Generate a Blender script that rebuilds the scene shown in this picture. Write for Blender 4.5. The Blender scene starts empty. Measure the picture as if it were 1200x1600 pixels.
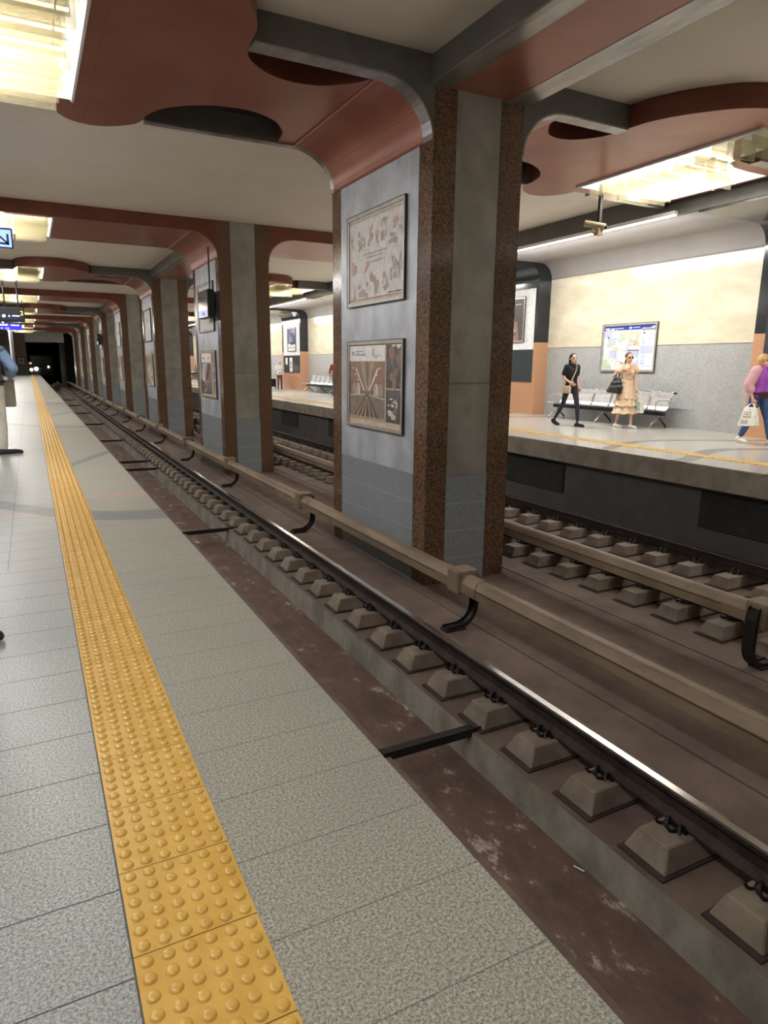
EXPOSURE = 1.0
LAMP_W = 38.0
BULB_W = 12.0
STRIP_W = 115.0
NEAR_STRIP = 0.6
FAR_GAIN = 0.8
import bpy, bmesh, math, random
from mathutils import Vector, Matrix
from mathutils.geometry import tessellate_polygon
random.seed(7)
SC = bpy.context.scene
COL = SC.collection
PI = math.pi
V = Vector

# ------------------------------------------------------------------ camera
H = 1.382
YAW, PITCH, ROLL, FPX = 0.4811, 0.2154, 0.0105, 1043.9
f_ = V((math.sin(YAW)*math.cos(PITCH), math.cos(YAW)*math.cos(PITCH), -math.sin(PITCH)))
r_ = V((math.cos(YAW), -math.sin(YAW), 0)); u_ = r_.cross(f_)
r2 = math.cos(ROLL)*r_ + math.sin(ROLL)*u_; u2 = -math.sin(ROLL)*r_ + math.cos(ROLL)*u_
cam = bpy.data.objects.new('camera', bpy.data.cameras.new('camera')); COL.objects.link(cam)
cam.matrix_world = Matrix(((r2.x, u2.x, -f_.x, 0), (r2.y, u2.y, -f_.y, 0), (r2.z, u2.z, -f_.z, H), (0, 0, 0, 1)))
cam.data.sensor_fit = 'HORIZONTAL'; cam.data.sensor_width = 36.0; cam.data.lens = FPX/1200*36
cam.data.clip_end = 400; cam.data.clip_start = 0.05
SC.camera = cam
SC.view_settings.view_transform = 'Standard'; SC.view_settings.look = 'None'
SC.view_settings.gamma = 1; SC.view_settings.exposure = EXPOSURE if 'EXPOSURE' in globals() else 0.0
try: SC.cycles.use_denoising = True
except Exception: pass
SC.cycles.max_bounces = 10; SC.cycles.diffuse_bounces = 5; SC.cycles.glossy_bounces = 4
SC.cycles.transparent_max_bounces = 24; SC.cycles.sample_clamp_indirect = 6

# ------------------------------------------------------------------ materials
def lin(c):
    return tuple(((v/255)/12.92 if v/255 <= .04045 else ((v/255+.055)/1.055)**2.4) for v in c)
class X:
    """a float socket with arithmetic"""
    nt = None
    def __init__(s, sock): s.s = sock
def mth(op, a, b=None, c=None):
    n = X.nt.nodes.new('ShaderNodeMath'); n.operation = op
    for i, v in enumerate((a, b, c)):
        if v is None: continue
        if isinstance(v, X): X.nt.links.new(v.s, n.inputs[i])
        else: n.inputs[i].default_value = v
    return X(n.outputs[0])
X.__add__ = lambda a, b: mth('ADD', a, b); X.__radd__ = lambda a, b: mth('ADD', b, a)
X.__sub__ = lambda a, b: mth('SUBTRACT', a, b); X.__rsub__ = lambda a, b: mth('SUBTRACT', b, a)
X.__mul__ = lambda a, b: mth('MULTIPLY', a, b); X.__rmul__ = lambda a, b: mth('MULTIPLY', b, a)
def mod1(a): return mth('FRACT', a)
def lt(a, b): return mth('LESS_THAN', a, b)
def gt(a, b): return mth('GREATER_THAN', a, b)
def ab(a): return mth('ABSOLUTE', a)
def mx(a, b): return mth('MAXIMUM', a, b)
def mn(a, b): return mth('MINIMUM', a, b)
def joint(c, pitch, off, w):      # 1 on a thin line every pitch
    return gt(ab(mod1((c - off)*(1.0/pitch)) - 0.5), 0.5 - w/pitch/2)
def coords():
    tc = X.nt.nodes.new('ShaderNodeNewGeometry')
    sp = X.nt.nodes.new('ShaderNodeSeparateXYZ'); X.nt.links.new(tc.outputs['Position'], sp.inputs[0])
    return X(sp.outputs[0]), X(sp.outputs[1]), X(sp.outputs[2]), tc.outputs['Position']
def objco():
    tc = X.nt.nodes.new('ShaderNodeTexCoord'); return tc.outputs['Object']
def noise(scale, detail=3, rough=.55, vec=None, stretch=None):
    n = X.nt.nodes.new('ShaderNodeTexNoise'); n.inputs['Scale'].default_value = scale
    n.inputs['Detail'].default_value = detail; n.inputs['Roughness'].default_value = rough
    if vec is not None:
        if stretch:
            mp = X.nt.nodes.new('ShaderNodeMapping'); mp.inputs['Scale'].default_value = stretch
            X.nt.links.new(vec, mp.inputs[0]); vec = mp.outputs[0]
        X.nt.links.new(vec, n.inputs['Vector'])
    return X(n.outputs[0])
def sstep(a, lo, hi):
    n = X.nt.nodes.new('ShaderNodeMapRange'); n.interpolation_type = 'SMOOTHSTEP'
    X.nt.links.new(a.s, n.inputs[0]); n.inputs[1].default_value = lo; n.inputs[2].default_value = hi
    return X(n.outputs[0])
def col(c):
    n = X.nt.nodes.new('ShaderNodeRGB'); n.outputs[0].default_value = (*lin(c), 1); return n.outputs[0]
def mixc(fac, a, b):
    n = X.nt.nodes.new('ShaderNodeMix'); n.data_type = 'RGBA'
    if isinstance(fac, X): X.nt.links.new(fac.s, n.inputs[0])
    else: n.inputs[0].default_value = fac
    for v, i in ((a, 6), (b, 7)):
        if isinstance(v, tuple): n.inputs[i].default_value = (*lin(v), 1)
        else: X.nt.links.new(v, n.inputs[i])
    return n.outputs[2]
MATS = {}
def newmat(name):
    m = bpy.data.materials.new(name); m.use_nodes = True
    X.nt = m.node_tree; MATS[name] = m
    return m, m.node_tree.nodes['Principled BSDF']
def setp(b, rough=.5, metal=0.0, base=None, roughsock=None, bump=None, bstr=.3, bdist=.01, spec=None):
    b.inputs['Metallic'].default_value = metal; b.inputs['Roughness'].default_value = rough
    if spec is not None: b.inputs['Specular IOR Level'].default_value = spec
    if base is not None:
        if isinstance(base, tuple): b.inputs['Base Color'].default_value = (*lin(base), 1)
        else: X.nt.links.new(base, b.inputs['Base Color'])
    if roughsock is not None: X.nt.links.new(roughsock.s, b.inputs['Roughness'])
    if bump is not None:
        n = X.nt.nodes.new('ShaderNodeBump'); n.inputs['Strength'].default_value = bstr; n.inputs['Distance'].default_value = bdist
        X.nt.links.new(bump.s, n.inputs['Height']); X.nt.links.new(n.outputs[0], b.inputs['Normal'])
def plain(name, c, rough=.5, metal=0, var=.12, scale=6, spec=None):
    m, b = newmat(name)
    d = tuple(int(v*(1-var)) for v in c); l = tuple(min(255, int(v*(1+var*.5))) for v in c)
    n = noise(scale, 4, .6, objco())
    setp(b, rough, metal, mixc(sstep(n, .3, .7), d, l), spec=spec)
    return m
def emis(name, c, s):
    m, b = newmat(name)
    b.inputs['Base Color'].default_value = (*lin(c), 1); b.inputs['Emission Color'].default_value = (*lin(c), 1)
    b.inputs['Emission Strength'].default_value = s
    return m

def build_mats():
    # near platform granite
    m, b = newmat('platform_granite'); x, y, z, P = coords()
    n1 = noise(320, 3, .75, P); n2 = noise(120, 2, .6, P); n3 = noise(1.3, 3, .5, P)
    sp = sstep(n1*.6 + n2*.4, .39, .61)
    left = lt(x, .25)
    c = mixc(sp, (92, 95, 96), (192, 194, 191))
    cr = mixc(sp, (96, 95, 87), (186, 183, 170))
    c = mixc(left, cr, c)
    fl = sstep(noise(260, 2, .6, P), .68, .74)
    c = mixc(fl*.8, c, (226, 226, 220))
    c = mixc(sstep(n3, .35, .75)*.3, c, (128, 128, 122))
    # decorative inlaid bands repeating with the bays
    ym = mod1((y - 2.0)*(1/9.79))*9.79 + 2.0
    u = .92 - x
    yc = 6.43 + u*.05 + u*u*.6
    band = lt(ab(ym - yc), .21)*gt(x, -3.2)
    pink = lt(ab(ym - 7.58), .08)*gt(x, .3)
    pink2 = lt(ab(ym - (yc + .29 - .6)), .05)*lt(x, .1)
    bd2 = lt(ab(ym - (9.9 + (x - .3)*2.2)), .2)*gt(x, .3)
    far = gt(y, 4.0)
    c = mixc(mx(band, bd2)*far*.85, c, mixc(sp, (88, 92, 96), (132, 136, 139)))
    c = mixc(mx(pink, pink2)*far*.75, c, (176, 142, 122))
    jl = joint(y, .2965, 1.387, .005)*lt(x, .095)
    jr = joint(y, .2985, 1.04, .004)*gt(x, .395)*.6
    jv = mx(joint(x, .6, -.25, .003)*lt(x, .0)*gt(y, 5), lt(ab(x - .0935), .004))
    jj = mx(mx(jl, jr), jv)
    c = mixc(jj*.85, c, (44, 42, 40))
    stain = sstep(noise(2.6, 5, .7, P), .60, .78)
    c = mixc(stain*.22, c, (112, 104, 90))
    rg = .55 - left*.20 + jj*.2 + (n1 - .5)*.25
    setp(b, base=c, roughsock=rg, bump=n1, bstr=.12, bdist=.004)
    # far platform granite
    m, b = newmat('far_platform_granite'); x, y, z, P = coords()
    n1 = noise(60, 3, .7, P)
    c = mixc(sstep(n1, .3, .7), (168, 166, 158), (204, 201, 192))
    ym = mod1((y + .5)*(1/9.79))*9.79 - .5
    s1 = mth('SINE', (x - 9.2)*1.15)
    b1 = lt(ab(ym - (8.75 + s1*.45)), .13)
    s2 = mth('SINE', (x - 9.6)*1.5)
    b2 = lt(ab(ym - (7.3 + s2*.35)), .15)
    b3 = lt(ab(ym - (5.6 + s1*.3)), .13)
    c = mixc(mx(mx(b1, b2), b3)*.75, c, (118, 116, 112))
    pk = lt(ab(ym - (8.95 + s1*.45)), .06)
    c = mixc(pk*.5, c, (190, 160, 135))
    jj = mx(joint(y, .6, .1, .005), joint(x, .6, .1, .005))
    c = mixc(jj*.35, c, (110, 105, 98))
    setp(b, rough=.22, base=c)
    # tactile yellow
    m, b = newmat('tactile_yellow'); x, y, z, P = coords()
    n = noise(9, 5, .65, P); d = noise(45, 3, .6, P)
    c = mixc(sstep(n, .3, .7), (202, 158, 74), (216, 174, 92))
    c = mixc(sstep(d, .72, .80)*.5, c, (110, 78, 34))
    jj = mx(joint(y, .298, 1.439, .0035), 0.0)
    c = mixc(jj*.85, c, (66, 46, 22))
    setp(b, rough=.3, base=c, bump=n, bstr=.05)
    m, b = newmat('tactile_pale'); x, y, z, P = coords()
    c = mixc(joint(y, .1, 0, .035), (232, 200, 124), (210, 176, 104))
    setp(b, rough=.45, base=c)
    # brown granite cladding
    m, b = newmat('brown_granite'); x, y, z, P = coords()
    n1 = noise(95, 3, .75, P); n2 = noise(40, 2, .6, P)
    s = sstep(n1*.6 + n2*.4, .40, .60)
    c = mixc(s, (57, 43, 34), (136, 106, 83))
    jj = joint(z, 1.05, .03, .006)
    c = mixc(jj*.5, c, (150, 128, 108))
    setp(b, rough=.16, base=c)
    m, b = newmat('orange_granite'); x, y, z, P = coords()
    n1 = noise(60, 3, .75, P)
    c = mixc(sstep(n1, .35, .65), (168, 118, 88), (220, 172, 134))
    jj = joint(z, .4, .02, .006)
    c = mixc(jj*.5, c, (206, 176, 148))
    setp(b, rough=.2, base=c)
    # grey granite tiles of the column skirts
    m, b = newmat('grey_granite'); x, y, z, P = coords()
    n1 = noise(110, 3, .75, P); n2 = noise(2.2, 3, .6, P)
    c = mixc(sstep(n1, .34, .66), (108, 116, 121), (164, 171, 175))
    c = mixc(sstep(n2, .4, .7)*.3, c, (128, 134, 136))
    jj = mx(joint(z, .36, .03, .009), mx(joint(y, .42, 7.30, .009)*.7, 0))
    c = mixc(jj*.75, c, (184, 188, 186))
    setp(b, rough=.3, base=c)
    # column infill panels
    for nm, c1, c2 in (('panel_steel', (176, 182, 192), (210, 216, 226)), ('panel_grey', (140, 138, 132), (166, 163, 156))):
        m, b = newmat(nm); x, y, z, P = coords()
        n1 = noise(2.4, 5, .6, P, (1, 1, .8)); n2 = noise(7, 4, .7, P, (1, 1, 5)); n3 = noise(25, 3, .6, P, (1, .5, 2))
        c = mixc(sstep(n1, .3, .7), c1, c2)
        c = mixc(sstep(n2, .66, .74)*.45, c, (108, 108, 108))
        c = mixc(sstep(n3, .70, .78)*.35, c, (214, 214, 214))
        if nm == 'panel_grey': c = mixc(lt(ab(z - 1.18), .012)*.5, c, (84, 82, 78))
        setp(b, rough=.34, metal=.25, base=c, bump=n1, bstr=.06)
    # painted ceilings / metals
    plain('ceiling_paint', (238, 230, 218), .75, 0, .015, 1.2)
    plain('slope_paint', (158, 151, 147), .6, 0, .03, 1.2)
    m, b = newmat('copper_panel'); x, y, z, P = coords()
    n1 = noise(1.1, 3, .5, P)
    c = mixc(sstep(n1, .3, .7), (156, 97, 79), (172, 110, 91))
    jj = mx(joint(y, 1.2, 7.9, .006), joint(x, 1.6, .9, .006))*.5
    c = mixc(jj, c, (92, 56, 44))
    setp(b, rough=.33, metal=.25, base=c)
    m, b = newmat('copper_dark'); x, y, z, P = coords()
    n1 = noise(1.5, 3, .5, P)
    setp(b, rough=.4, metal=.15, base=mixc(sstep(n1, .3, .7), (112, 62, 49), (124, 70, 56)))
    plain('beam_grey', (104, 102, 99), .5, .1, .06, 2)
    m, b = newmat('trim_metal'); x, y, z, P = coords()
    n1 = noise(6, 4, .6, P, (1, .2, 1))
    setp(b, rough=.3, metal=.7, base=mixc(sstep(n1, .3, .7), (150, 148, 146), (186, 183, 180)))
    plain('void_shade', (52, 48, 46), .8)
    plain('white_paint', (236, 238, 240), .4, 0, .03)
    # track bed
    m, b = newmat('trackbed'); x, y, z, P = coords()
    n1 = noise(1.6, 6, .65, P); n2 = noise(14, 5, .7, P); n3 = noise(5, 6, .75, P, (1, .55, 1))
    c = mixc(sstep(n1, .3, .7), (90, 74, 66), (114, 97, 87))
    c = mixc(sstep(n2, .58, .75)*.45, c, (74, 60, 53))
    tr = lt(z, -1.5)
    c = mixc(tr*.75, c, mixc(sstep(n3, .3, .62), (66, 49, 42), (98, 75, 64)))
    c = mixc(tr*sstep(n3, .56, .66)*sstep(n2, .36, .56)*.8, c, (176, 168, 156))
    setp(b, rough=.85, base=c, bump=n2, bstr=.25)
    m, b = newmat('step_concrete'); x, y, z, P = coords()
    n1 = noise(3, 6, .65, P, (1, 1, .6)); n2 = noise(20, 4, .7, P)
    c = mixc(sstep(n1, .3, .7), (112, 106, 96), (150, 144, 132))
    c = mixc(sstep(n2, .6, .75)*.5, c, (88, 76, 68))
    c = mixc(sstep(z, -1.52, -1.62)*.0, c, c)
    setp(b, rough=.85, base=c, bump=n2, bstr=.2)
    m, b = newmat('block_concrete'); x, y, z, P = coords()
    n1 = noise(5, 5, .6, P); n2 = noise(40, 3, .7, P)
    c = mixc(sstep(n1, .3, .7), (112, 99, 87), (138, 124, 110))
    c = mixc(sstep(n2, .55, .72)*.5, c, (90, 76, 67))
    setp(b, rough=.85, base=c, bump=n2, bstr=.3)
    plain('rubber_pad', (62, 50, 45), .8, 0, .15, 12)
    plain('clip_iron', (34, 31, 31), .5, .3)
    m, b = newmat('rail_side'); x, y, z, P = coords()
    setp(b, rough=.55, metal=.4, base=mixc(sstep(noise(8, 5, .7, P), .3, .7), (48, 42, 40), (74, 60, 54)))
    m, b = newmat('rail_top'); x, y, z, P = coords()
    setp(b, rough=.18, metal=1, base=mixc(sstep(noise(5, 3, .6, P, (1, .1, 1)), .3, .7), (176, 172, 168), (206, 204, 200)))
    m, b = newmat('cover_plastic'); x, y, z, P = coords()
    n1 = noise(4, 6, .7, P, (1, .35, 1)); n2 = noise(30, 3, .7, P, (1, .15, 1))
    c = mixc(sstep(n1, .3, .7), (112, 94, 77), (142, 123, 103))
    c = mixc(sstep(n2, .62, .75)*.5, c, (98, 80, 66))
    setp(b, rough=.5, base=c)
    plain('bracket_black', (34, 33, 34), .55, .2)
    plain('edge_concrete', (168, 160, 148), .8, 0, .12, 3)
    plain('under_wall', (100, 98, 98), .75, 0, .08, 2)
    plain('vent_dark', (52, 52, 54), .6, .2)
    # far wall stones
    m, b = newmat('cream_stone'); x, y, z, P = coords()
    n1 = noise(2.2, 5, .6, P, (1, .5, 1.4)); jj = mx(joint(z, .39, 1.945, .006), joint(y, .9, .2, .006)*.0)
    c = mixc(sstep(n1, .3, .7), (214, 203, 176), (232, 222, 197))
    c = mixc(jj*.28, c, (170, 158, 132))
    setp(b, rough=.14, base=c)
    m, b = newmat('grey_stone'); x, y, z, P = coords()
    n1 = noise(50, 3, .7, P); n2 = noise(3, 4, .6, P)
    c = mixc(sstep(n1*.85 + n2*.15, .36, .64), (154, 155, 154), (188, 189, 187))
    jj = mx(joint(z, .65, 0, .006), joint(y, .6, .3, .006)*.5)
    c = mixc(jj*.3, c, (200, 200, 196))
    setp(b, rough=.3, base=c)
    m, b = newmat('slate_panel'); x, y, z, P = coords()
    jj = joint(z, .475, .95, .008)
    setp(b, rough=.2, base=mixc(jj*.5, (62, 68, 72), (110, 114, 116)))
    m, b = newmat('slate_black'); x, y, z, P = coords()
    setp(b, rough=.15, base=mixc(joint(z, .6, .1, .008)*.4, (44, 46, 50), (90, 92, 94)))
    plain('end_wall', (150, 142, 128), .7, 0, .08, .5)
    plain('end_wall_low', (112, 106, 98), .7, 0, .08, .5)
    plain('tunnel_black', (20, 20, 24), .9)
    # louvres
    m, b = newmat('louvre_acrylic'); nt = m.node_tree
    setp(b, rough=.12, base=(172, 166, 146))
    tb = nt.nodes.new('ShaderNodeBsdfTransparent'); tb.inputs[0].default_value = (1, .985, .93, 1)
    tl = nt.nodes.new('ShaderNodeBsdfTranslucent'); tl.inputs[0].default_value = (*lin((178, 173, 152)), 1)
    m1 = nt.nodes.new('ShaderNodeMixShader'); m1.inputs[0].default_value = .5
    m2 = nt.nodes.new('ShaderNodeMixShader'); m2.inputs[0].default_value = .34
    nt.links.new(b.outputs[0], m1.inputs[1]); nt.links.new(tl.outputs[0], m1.inputs[2])
    nt.links.new(tb.outputs[0], m2.inputs[1]); nt.links.new(m1.outputs[0], m2.inputs[2])
    nt.links.new(m2.outputs[0], nt.nodes['Material Output'].inputs[0])
    emis('tube_glow', (255, 246, 226), 9)
    emis('strip_glow', (255, 252, 246), 7)
    # misc
    for n, c, r, me in (('chrome', (206, 206, 206), .22, .9), ('seat_steel', (222, 222, 222), .3, .75), ('dark_frame', (46, 45, 46), .4, .4),
        ('alu_frame', (196, 192, 184), .35, .5), ('frame_and_gap_shade', (60, 56, 54), .5, .2), ('paper', (226, 223, 221), .6, 0), ('paper_white', (240, 240, 240), .45, 0), ('paper_cream', (203, 188, 168), .6, 0),
        ('fade_red', (212, 170, 160), .6, 0), ('fade_brown', (186, 170, 163), .6, 0), ('fade_grey', (176, 173, 175), .6, 0), ('ink_red', (178, 92, 72), .6, 0), ('ink_brown', (150, 128, 118), .6, 0), ('ink_grey', (128, 126, 128), .6, 0), ('ink_black', (40, 40, 44), .6, 0), ('ink_pale', (196, 184, 178), .6, 0),
        ('photo_dark', (98, 92, 90), .3, 0), ('photo_mid', (140, 128, 118), .3, 0), ('photo_brown', (164, 132, 118), .3, 0), ('photo_light', (216, 208, 198), .3, 0), ('photo_blue', (108, 110, 122), .3, 0), ('photo_tan', (182, 160, 138), .3, 0),
        ('map_blue', (52, 66, 160), .3, 0), ('map_green', (196, 216, 180), .3, 0), ('map_tan', (222, 206, 186), .3, 0), ('map_pale', (228, 226, 226), .3, 0), ('map_lilac', (196, 200, 224), .3, 0), ('navy_print', (66, 68, 120), .3, 0),
        ('gloss_black', (14, 14, 16), .12, 0), ('black_plastic', (26, 26, 28), .4, 0), ('cream_plastic', (206, 192, 158), .4, 0),
        ('skin', (222, 176, 148), .5, 0), ('skin_tan', (172, 112, 84), .5, 0), ('hair_black', (32, 26, 25), .4, 0), ('hair_brown', (84, 54, 40), .45, 0), ('hair_blonde', (206, 162, 106), .45, 0), ('hair_white', (226, 222, 214), .6, 0),
        ('cloth_black', (26, 26, 29), .85, 0), ('cloth_navy', (36, 40, 56), .8, 0), ('cloth_beige', (228, 198, 166), .85, 0), ('cloth_pink', (216, 164, 172), .8, 0), ('cloth_purple', (166, 82, 186), .7, 0),
        ('denim', (66, 92, 136), .85, 0), ('cloth_blue', (136, 164, 206), .8, 0), ('cloth_slate', (84, 104, 132), .8, 0), ('cloth_sand', (228, 226, 220), .85, 0), ('cloth_white', (236, 236, 234), .8, 0), ('cloth_brown', (112, 62, 48), .85, 0), ('cloth_red', (150, 64, 54), .8, 0), ('cloth_grey', (96, 100, 106), .8, 0),
        ('leather_black', (24, 24, 27), .35, 0), ('leather_beige', (222, 196, 162), .45, 0), ('leather_wine', (74, 34, 42), .4, 0), ('taupe', (176, 168, 158), .6, 0), ('sneaker_white', (232, 226, 214), .6, 0), ('sole_cream', (226, 216, 190), .6, 0), ('bag_white', (240, 238, 230), .45, 0),
        ('eye_dark', (40, 30, 28), .3, 0), ('lip', (176, 96, 90), .5, 0), ('sunglass', (40, 26, 22), .15, 0), ('teal_print', (176, 206, 206), .5, 0)):
        plain(n, c, r, me, .06, 9)
    emis('sign_blue', (120, 150, 255), 1.0); emis('sign_deep', (34, 30, 190), .8); emis('sign_white', (240, 242, 255), 1.2)
    emis('screen_lilac', (196, 196, 255), .35); emis('led_yellow', (250, 236, 110), 1.0); emis('headlight', (255, 244, 220), 30); emis('train_glow', (190, 140, 90), .5)
    emis('display_dark', (32, 34, 50), .12)
# ------------------------------------------------------------------ mesh helpers
class MB:
    def __init__(s): s.v = []; s.f = []; s.m = []; s.names = []; s.sm = []
    def mi(s, m):
        if m not in s.names: s.names.append(m)
        return s.names.index(m)
    def add(s, vs, fs, mat, smooth=False):
        o = len(s.v); s.v += [tuple(v) for v in vs]; i = s.mi(mat)
        for f in fs: s.f.append(tuple(o + k for k in f)); s.m.append(i); s.sm.append(smooth)
        return s
    def box(s, x0, x1, y0, y1, z0, z1, mat):
        x0, x1 = min(x0, x1), max(x0, x1); y0, y1 = min(y0, y1), max(y0, y1); z0, z1 = min(z0, z1), max(z0, z1)
        v = [(x, y, z) for z in (z0, z1) for y in (y0, y1) for x in (x0, x1)]
        return s.add(v, [(0, 2, 3, 1), (4, 5, 7, 6), (0, 1, 5, 4), (2, 6, 7, 3), (0, 4, 6, 2), (1, 3, 7, 5)], mat)
    def bbox(s, x0, x1, y0, y1, z0, z1, mat, b=.01):   # chamfered box
        bm = bmesh.new(); bmesh.ops.create_cube(bm, size=1)
        bmesh.ops.transform(bm, matrix=Matrix.Translation(((x0+x1)/2, (y0+y1)/2, (z0+z1)/2)) @ Matrix.Diagonal((abs(x1-x0), abs(y1-y0), abs(z1-z0), 1)), verts=bm.verts)
        bmesh.ops.bevel(bm, geom=bm.edges[:], offset=b, segments=2, affect='EDGES', profile=.6)
        return s.bm(bm, mat)
    def bm(s, bm, mat, smooth=False):
        bm.verts.ensure_lookup_table(); bm.verts.index_update()
        s.add([v.co[:] for v in bm.verts], [[v.index for v in f.verts] for f in bm.faces], mat, smooth); bm.free(); return s
    def prism(s, poly, axis, a0, a1, mat, side=None, smooth=False):
        """polygon in the two other axes, extruded along axis"""
        n = len(poly)
        def P(p, a):
            return {'x': (a, p[0], p[1]), 'y': (p[0], a, p[1]), 'z': (p[0], p[1], a)}[axis]
        v = [P(p, a0) for p in poly] + [P(p, a1) for p in poly]
        tri = tessellate_polygon([[V((p[0], p[1], 0)) for p in poly]])
        s.add(v, [tuple(t) for t in tri] + [tuple(k + n for k in reversed(t)) for t in tri], mat)
        s.add(v, [(k, (k+1) % n, (k+1) % n + n, k + n) for k in range(n)], side or mat, smooth)
        return s
    def holed(s, outer, hole, z0, z1, mat, side, holeside):
        n, h = len(outer), len(hole); pts = outer + hole
        tri = tessellate_polygon([[V((p[0], p[1], 0)) for p in outer], [V((p[0], p[1], 0)) for p in hole]])
        for z in (z0, z1): s.add([(p[0], p[1], z) for p in pts], [tuple(t) for t in tri], mat)
        s.add([(p[0], p[1], z0) for p in outer] + [(p[0], p[1], z1) for p in outer], [(k, (k+1) % n, (k+1) % n + n, k + n) for k in range(n)], side)
        s.add([(p[0], p[1], z0) for p in hole] + [(p[0], p[1], z1) for p in hole], [(k, (k+1) % h, (k+1) % h + h, k + h) for k in range(h)], holeside)
        return s
    def sweep(s, prof, axis, stations, mat, smooth=False, caps=True):
        """closed profile in two axes swept along axis at the given stations"""
        n = len(prof); v = []
        for a in stations:
            v += [{'x': (a, p[0], p[1]), 'y': (p[0], a, p[1]), 'z': (p[0], p[1], a)}[axis] for p in prof]
        f = [(i*n + k, i*n + (k+1) % n, (i+1)*n + (k+1) % n, (i+1)*n + k) for i in range(len(stations)-1) for k in range(n)]
        s.add(v, f, mat, smooth)
        if caps:
            tri = tessellate_polygon([[V((p[0], p[1], 0)) for p in prof]]); o = (len(stations)-1)*n
            s.add(v, [tuple(t) for t in tri] + [tuple(o + k for k in t) for t in tri], mat)
        return s
    def tube(s, pts, r, mat, seg=8, smooth=True):
        pts = [V(p) for p in pts]; v = []; n = len(pts)
        rr = r if isinstance(r, (list, tuple)) else [r]*n
        up = V((0, 0, 1))
        for i, p in enumerate(pts):
            d = (pts[min(i+1, n-1)] - pts[max(i-1, 0)]).normalized()
            a = d.cross(up if abs(d.dot(up)) < .95 else V((0, 1, 0))).normalized(); b = d.cross(a)
            v += [tuple(p + (a*math.cos(2*PI*k/seg) + b*math.sin(2*PI*k/seg))*rr[i]) for k in range(seg)]
        f = [(i*seg + k, i*seg + (k+1) % seg, (i+1)*seg + (k+1) % seg, (i+1)*seg + k) for i in range(n-1) for k in range(seg)]
        s.add(v, f, mat, smooth)
        s.add(v, [tuple(range(seg)), tuple((n-1)*seg + k for k in reversed(range(seg)))], mat); return s
    def ribbon(s, pts, w, t, mat, wdir):
        """flat strap: pts path, width along wdir, thickness across"""
        pts = [V(p) for p in pts]; wdir = V(wdir).normalized(); v = []; n = len(pts)
        for i, p in enumerate(pts):
            d = (pts[min(i+1, n-1)] - pts[max(i-1, 0)]).normalized(); nn = d.cross(wdir).normalized()
            for a, b in ((-1, -1), (1, -1), (1, 1), (-1, 1)): v.append(tuple(p + wdir*(a*w/2) + nn*(b*t/2)))
        f = [(i*4 + k, i*4 + (k+1) % 4, (i+1)*4 + (k+1) % 4, (i+1)*4 + k) for i in range(n-1) for k in range(4)]
        s.add(v, f + [(0, 1, 2, 3), tuple((n-1)*4 + k for k in (3, 2, 1, 0))], mat); return s
    def ball(s, c, r, mat, seg=12):
        rx, ry, rz = r if isinstance(r, (list, tuple)) else (r, r, r)
        bm = bmesh.new(); bmesh.ops.create_uvsphere(bm, u_segments=seg, v_segments=max(6, seg*2//3), radius=1)
        bmesh.ops.transform(bm, matrix=Matrix.Translation(c) @ Matrix.Diagonal((rx, ry, rz, 1)), verts=bm.verts)
        return s.bm(bm, mat, True)
    def build(s, name, parent=None, world=True):
        me = bpy.data.meshes.new(name); me.from_pydata(s.v, [], s.f)
        for n in s.names: me.materials.append(MATS[n])
        me.polygons.foreach_set('material_index', s.m); me.polygons.foreach_set('use_smooth', s.sm); me.update()
        bm = bmesh.new(); bm.from_mesh(me); bmesh.ops.recalc_face_normals(bm, faces=bm.faces); bm.to_mesh(me); bm.free()
        o = bpy.data.objects.new(name, me); COL.objects.link(o)
        if parent:
            o.parent = parent
            if world: o.matrix_parent_inverse = parent.matrix_basis.inverted()
        return o
def empty(name, loc=(0, 0, 0), rz=0):
    o = bpy.data.objects.new(name, None); o.empty_display_size = .1; COL.objects.link(o)
    o.location = loc; o.rotation_euler = (0, 0, rz); return o
def tag(o, label=None, cat=None, group=None, kind=None):
    if label: o['label'] = label
    if cat: o['category'] = cat
    if group: o['group'] = group
    if kind: o['kind'] = kind
    return o
def st(o, label=None):
    o['kind'] = 'structure'
    if label: o['label'] = label
    return o
def kids(o): return [c for c in bpy.data.objects if c.parent == o]
def copy_tree(o, parent=None, ch=None):
    c = o.copy(); COL.objects.link(c); pi = o.matrix_parent_inverse.copy(); c.parent = parent; c.matrix_parent_inverse = pi
    for k in list(o.children): copy_tree(k, c)
    return c
def text_mesh(s, size, mat, name='lettering', parent=None, M=Matrix.Identity(4), depth=.002, align='LEFT'):
    cu = bpy.data.curves.new('t', 'FONT'); cu.body = s; cu.size = size; cu.extrude = depth; cu.align_x = align
    t = bpy.data.objects.new('t', cu); COL.objects.link(t)
    dg = bpy.context.evaluated_depsgraph_get(); dg.update()
    me = bpy.data.meshes.new_from_object(t.evaluated_get(dg)); me.name = name
    bpy.data.objects.remove(t); bpy.data.curves.remove(cu)
    me.transform(M); me.materials.clear(); me.materials.append(MATS[mat])
    o = bpy.data.objects.new(name, me); COL.objects.link(o)
    if parent:
        o.parent = parent; o.matrix_parent_inverse = parent.matrix_basis.inverted()
    return o
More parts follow.
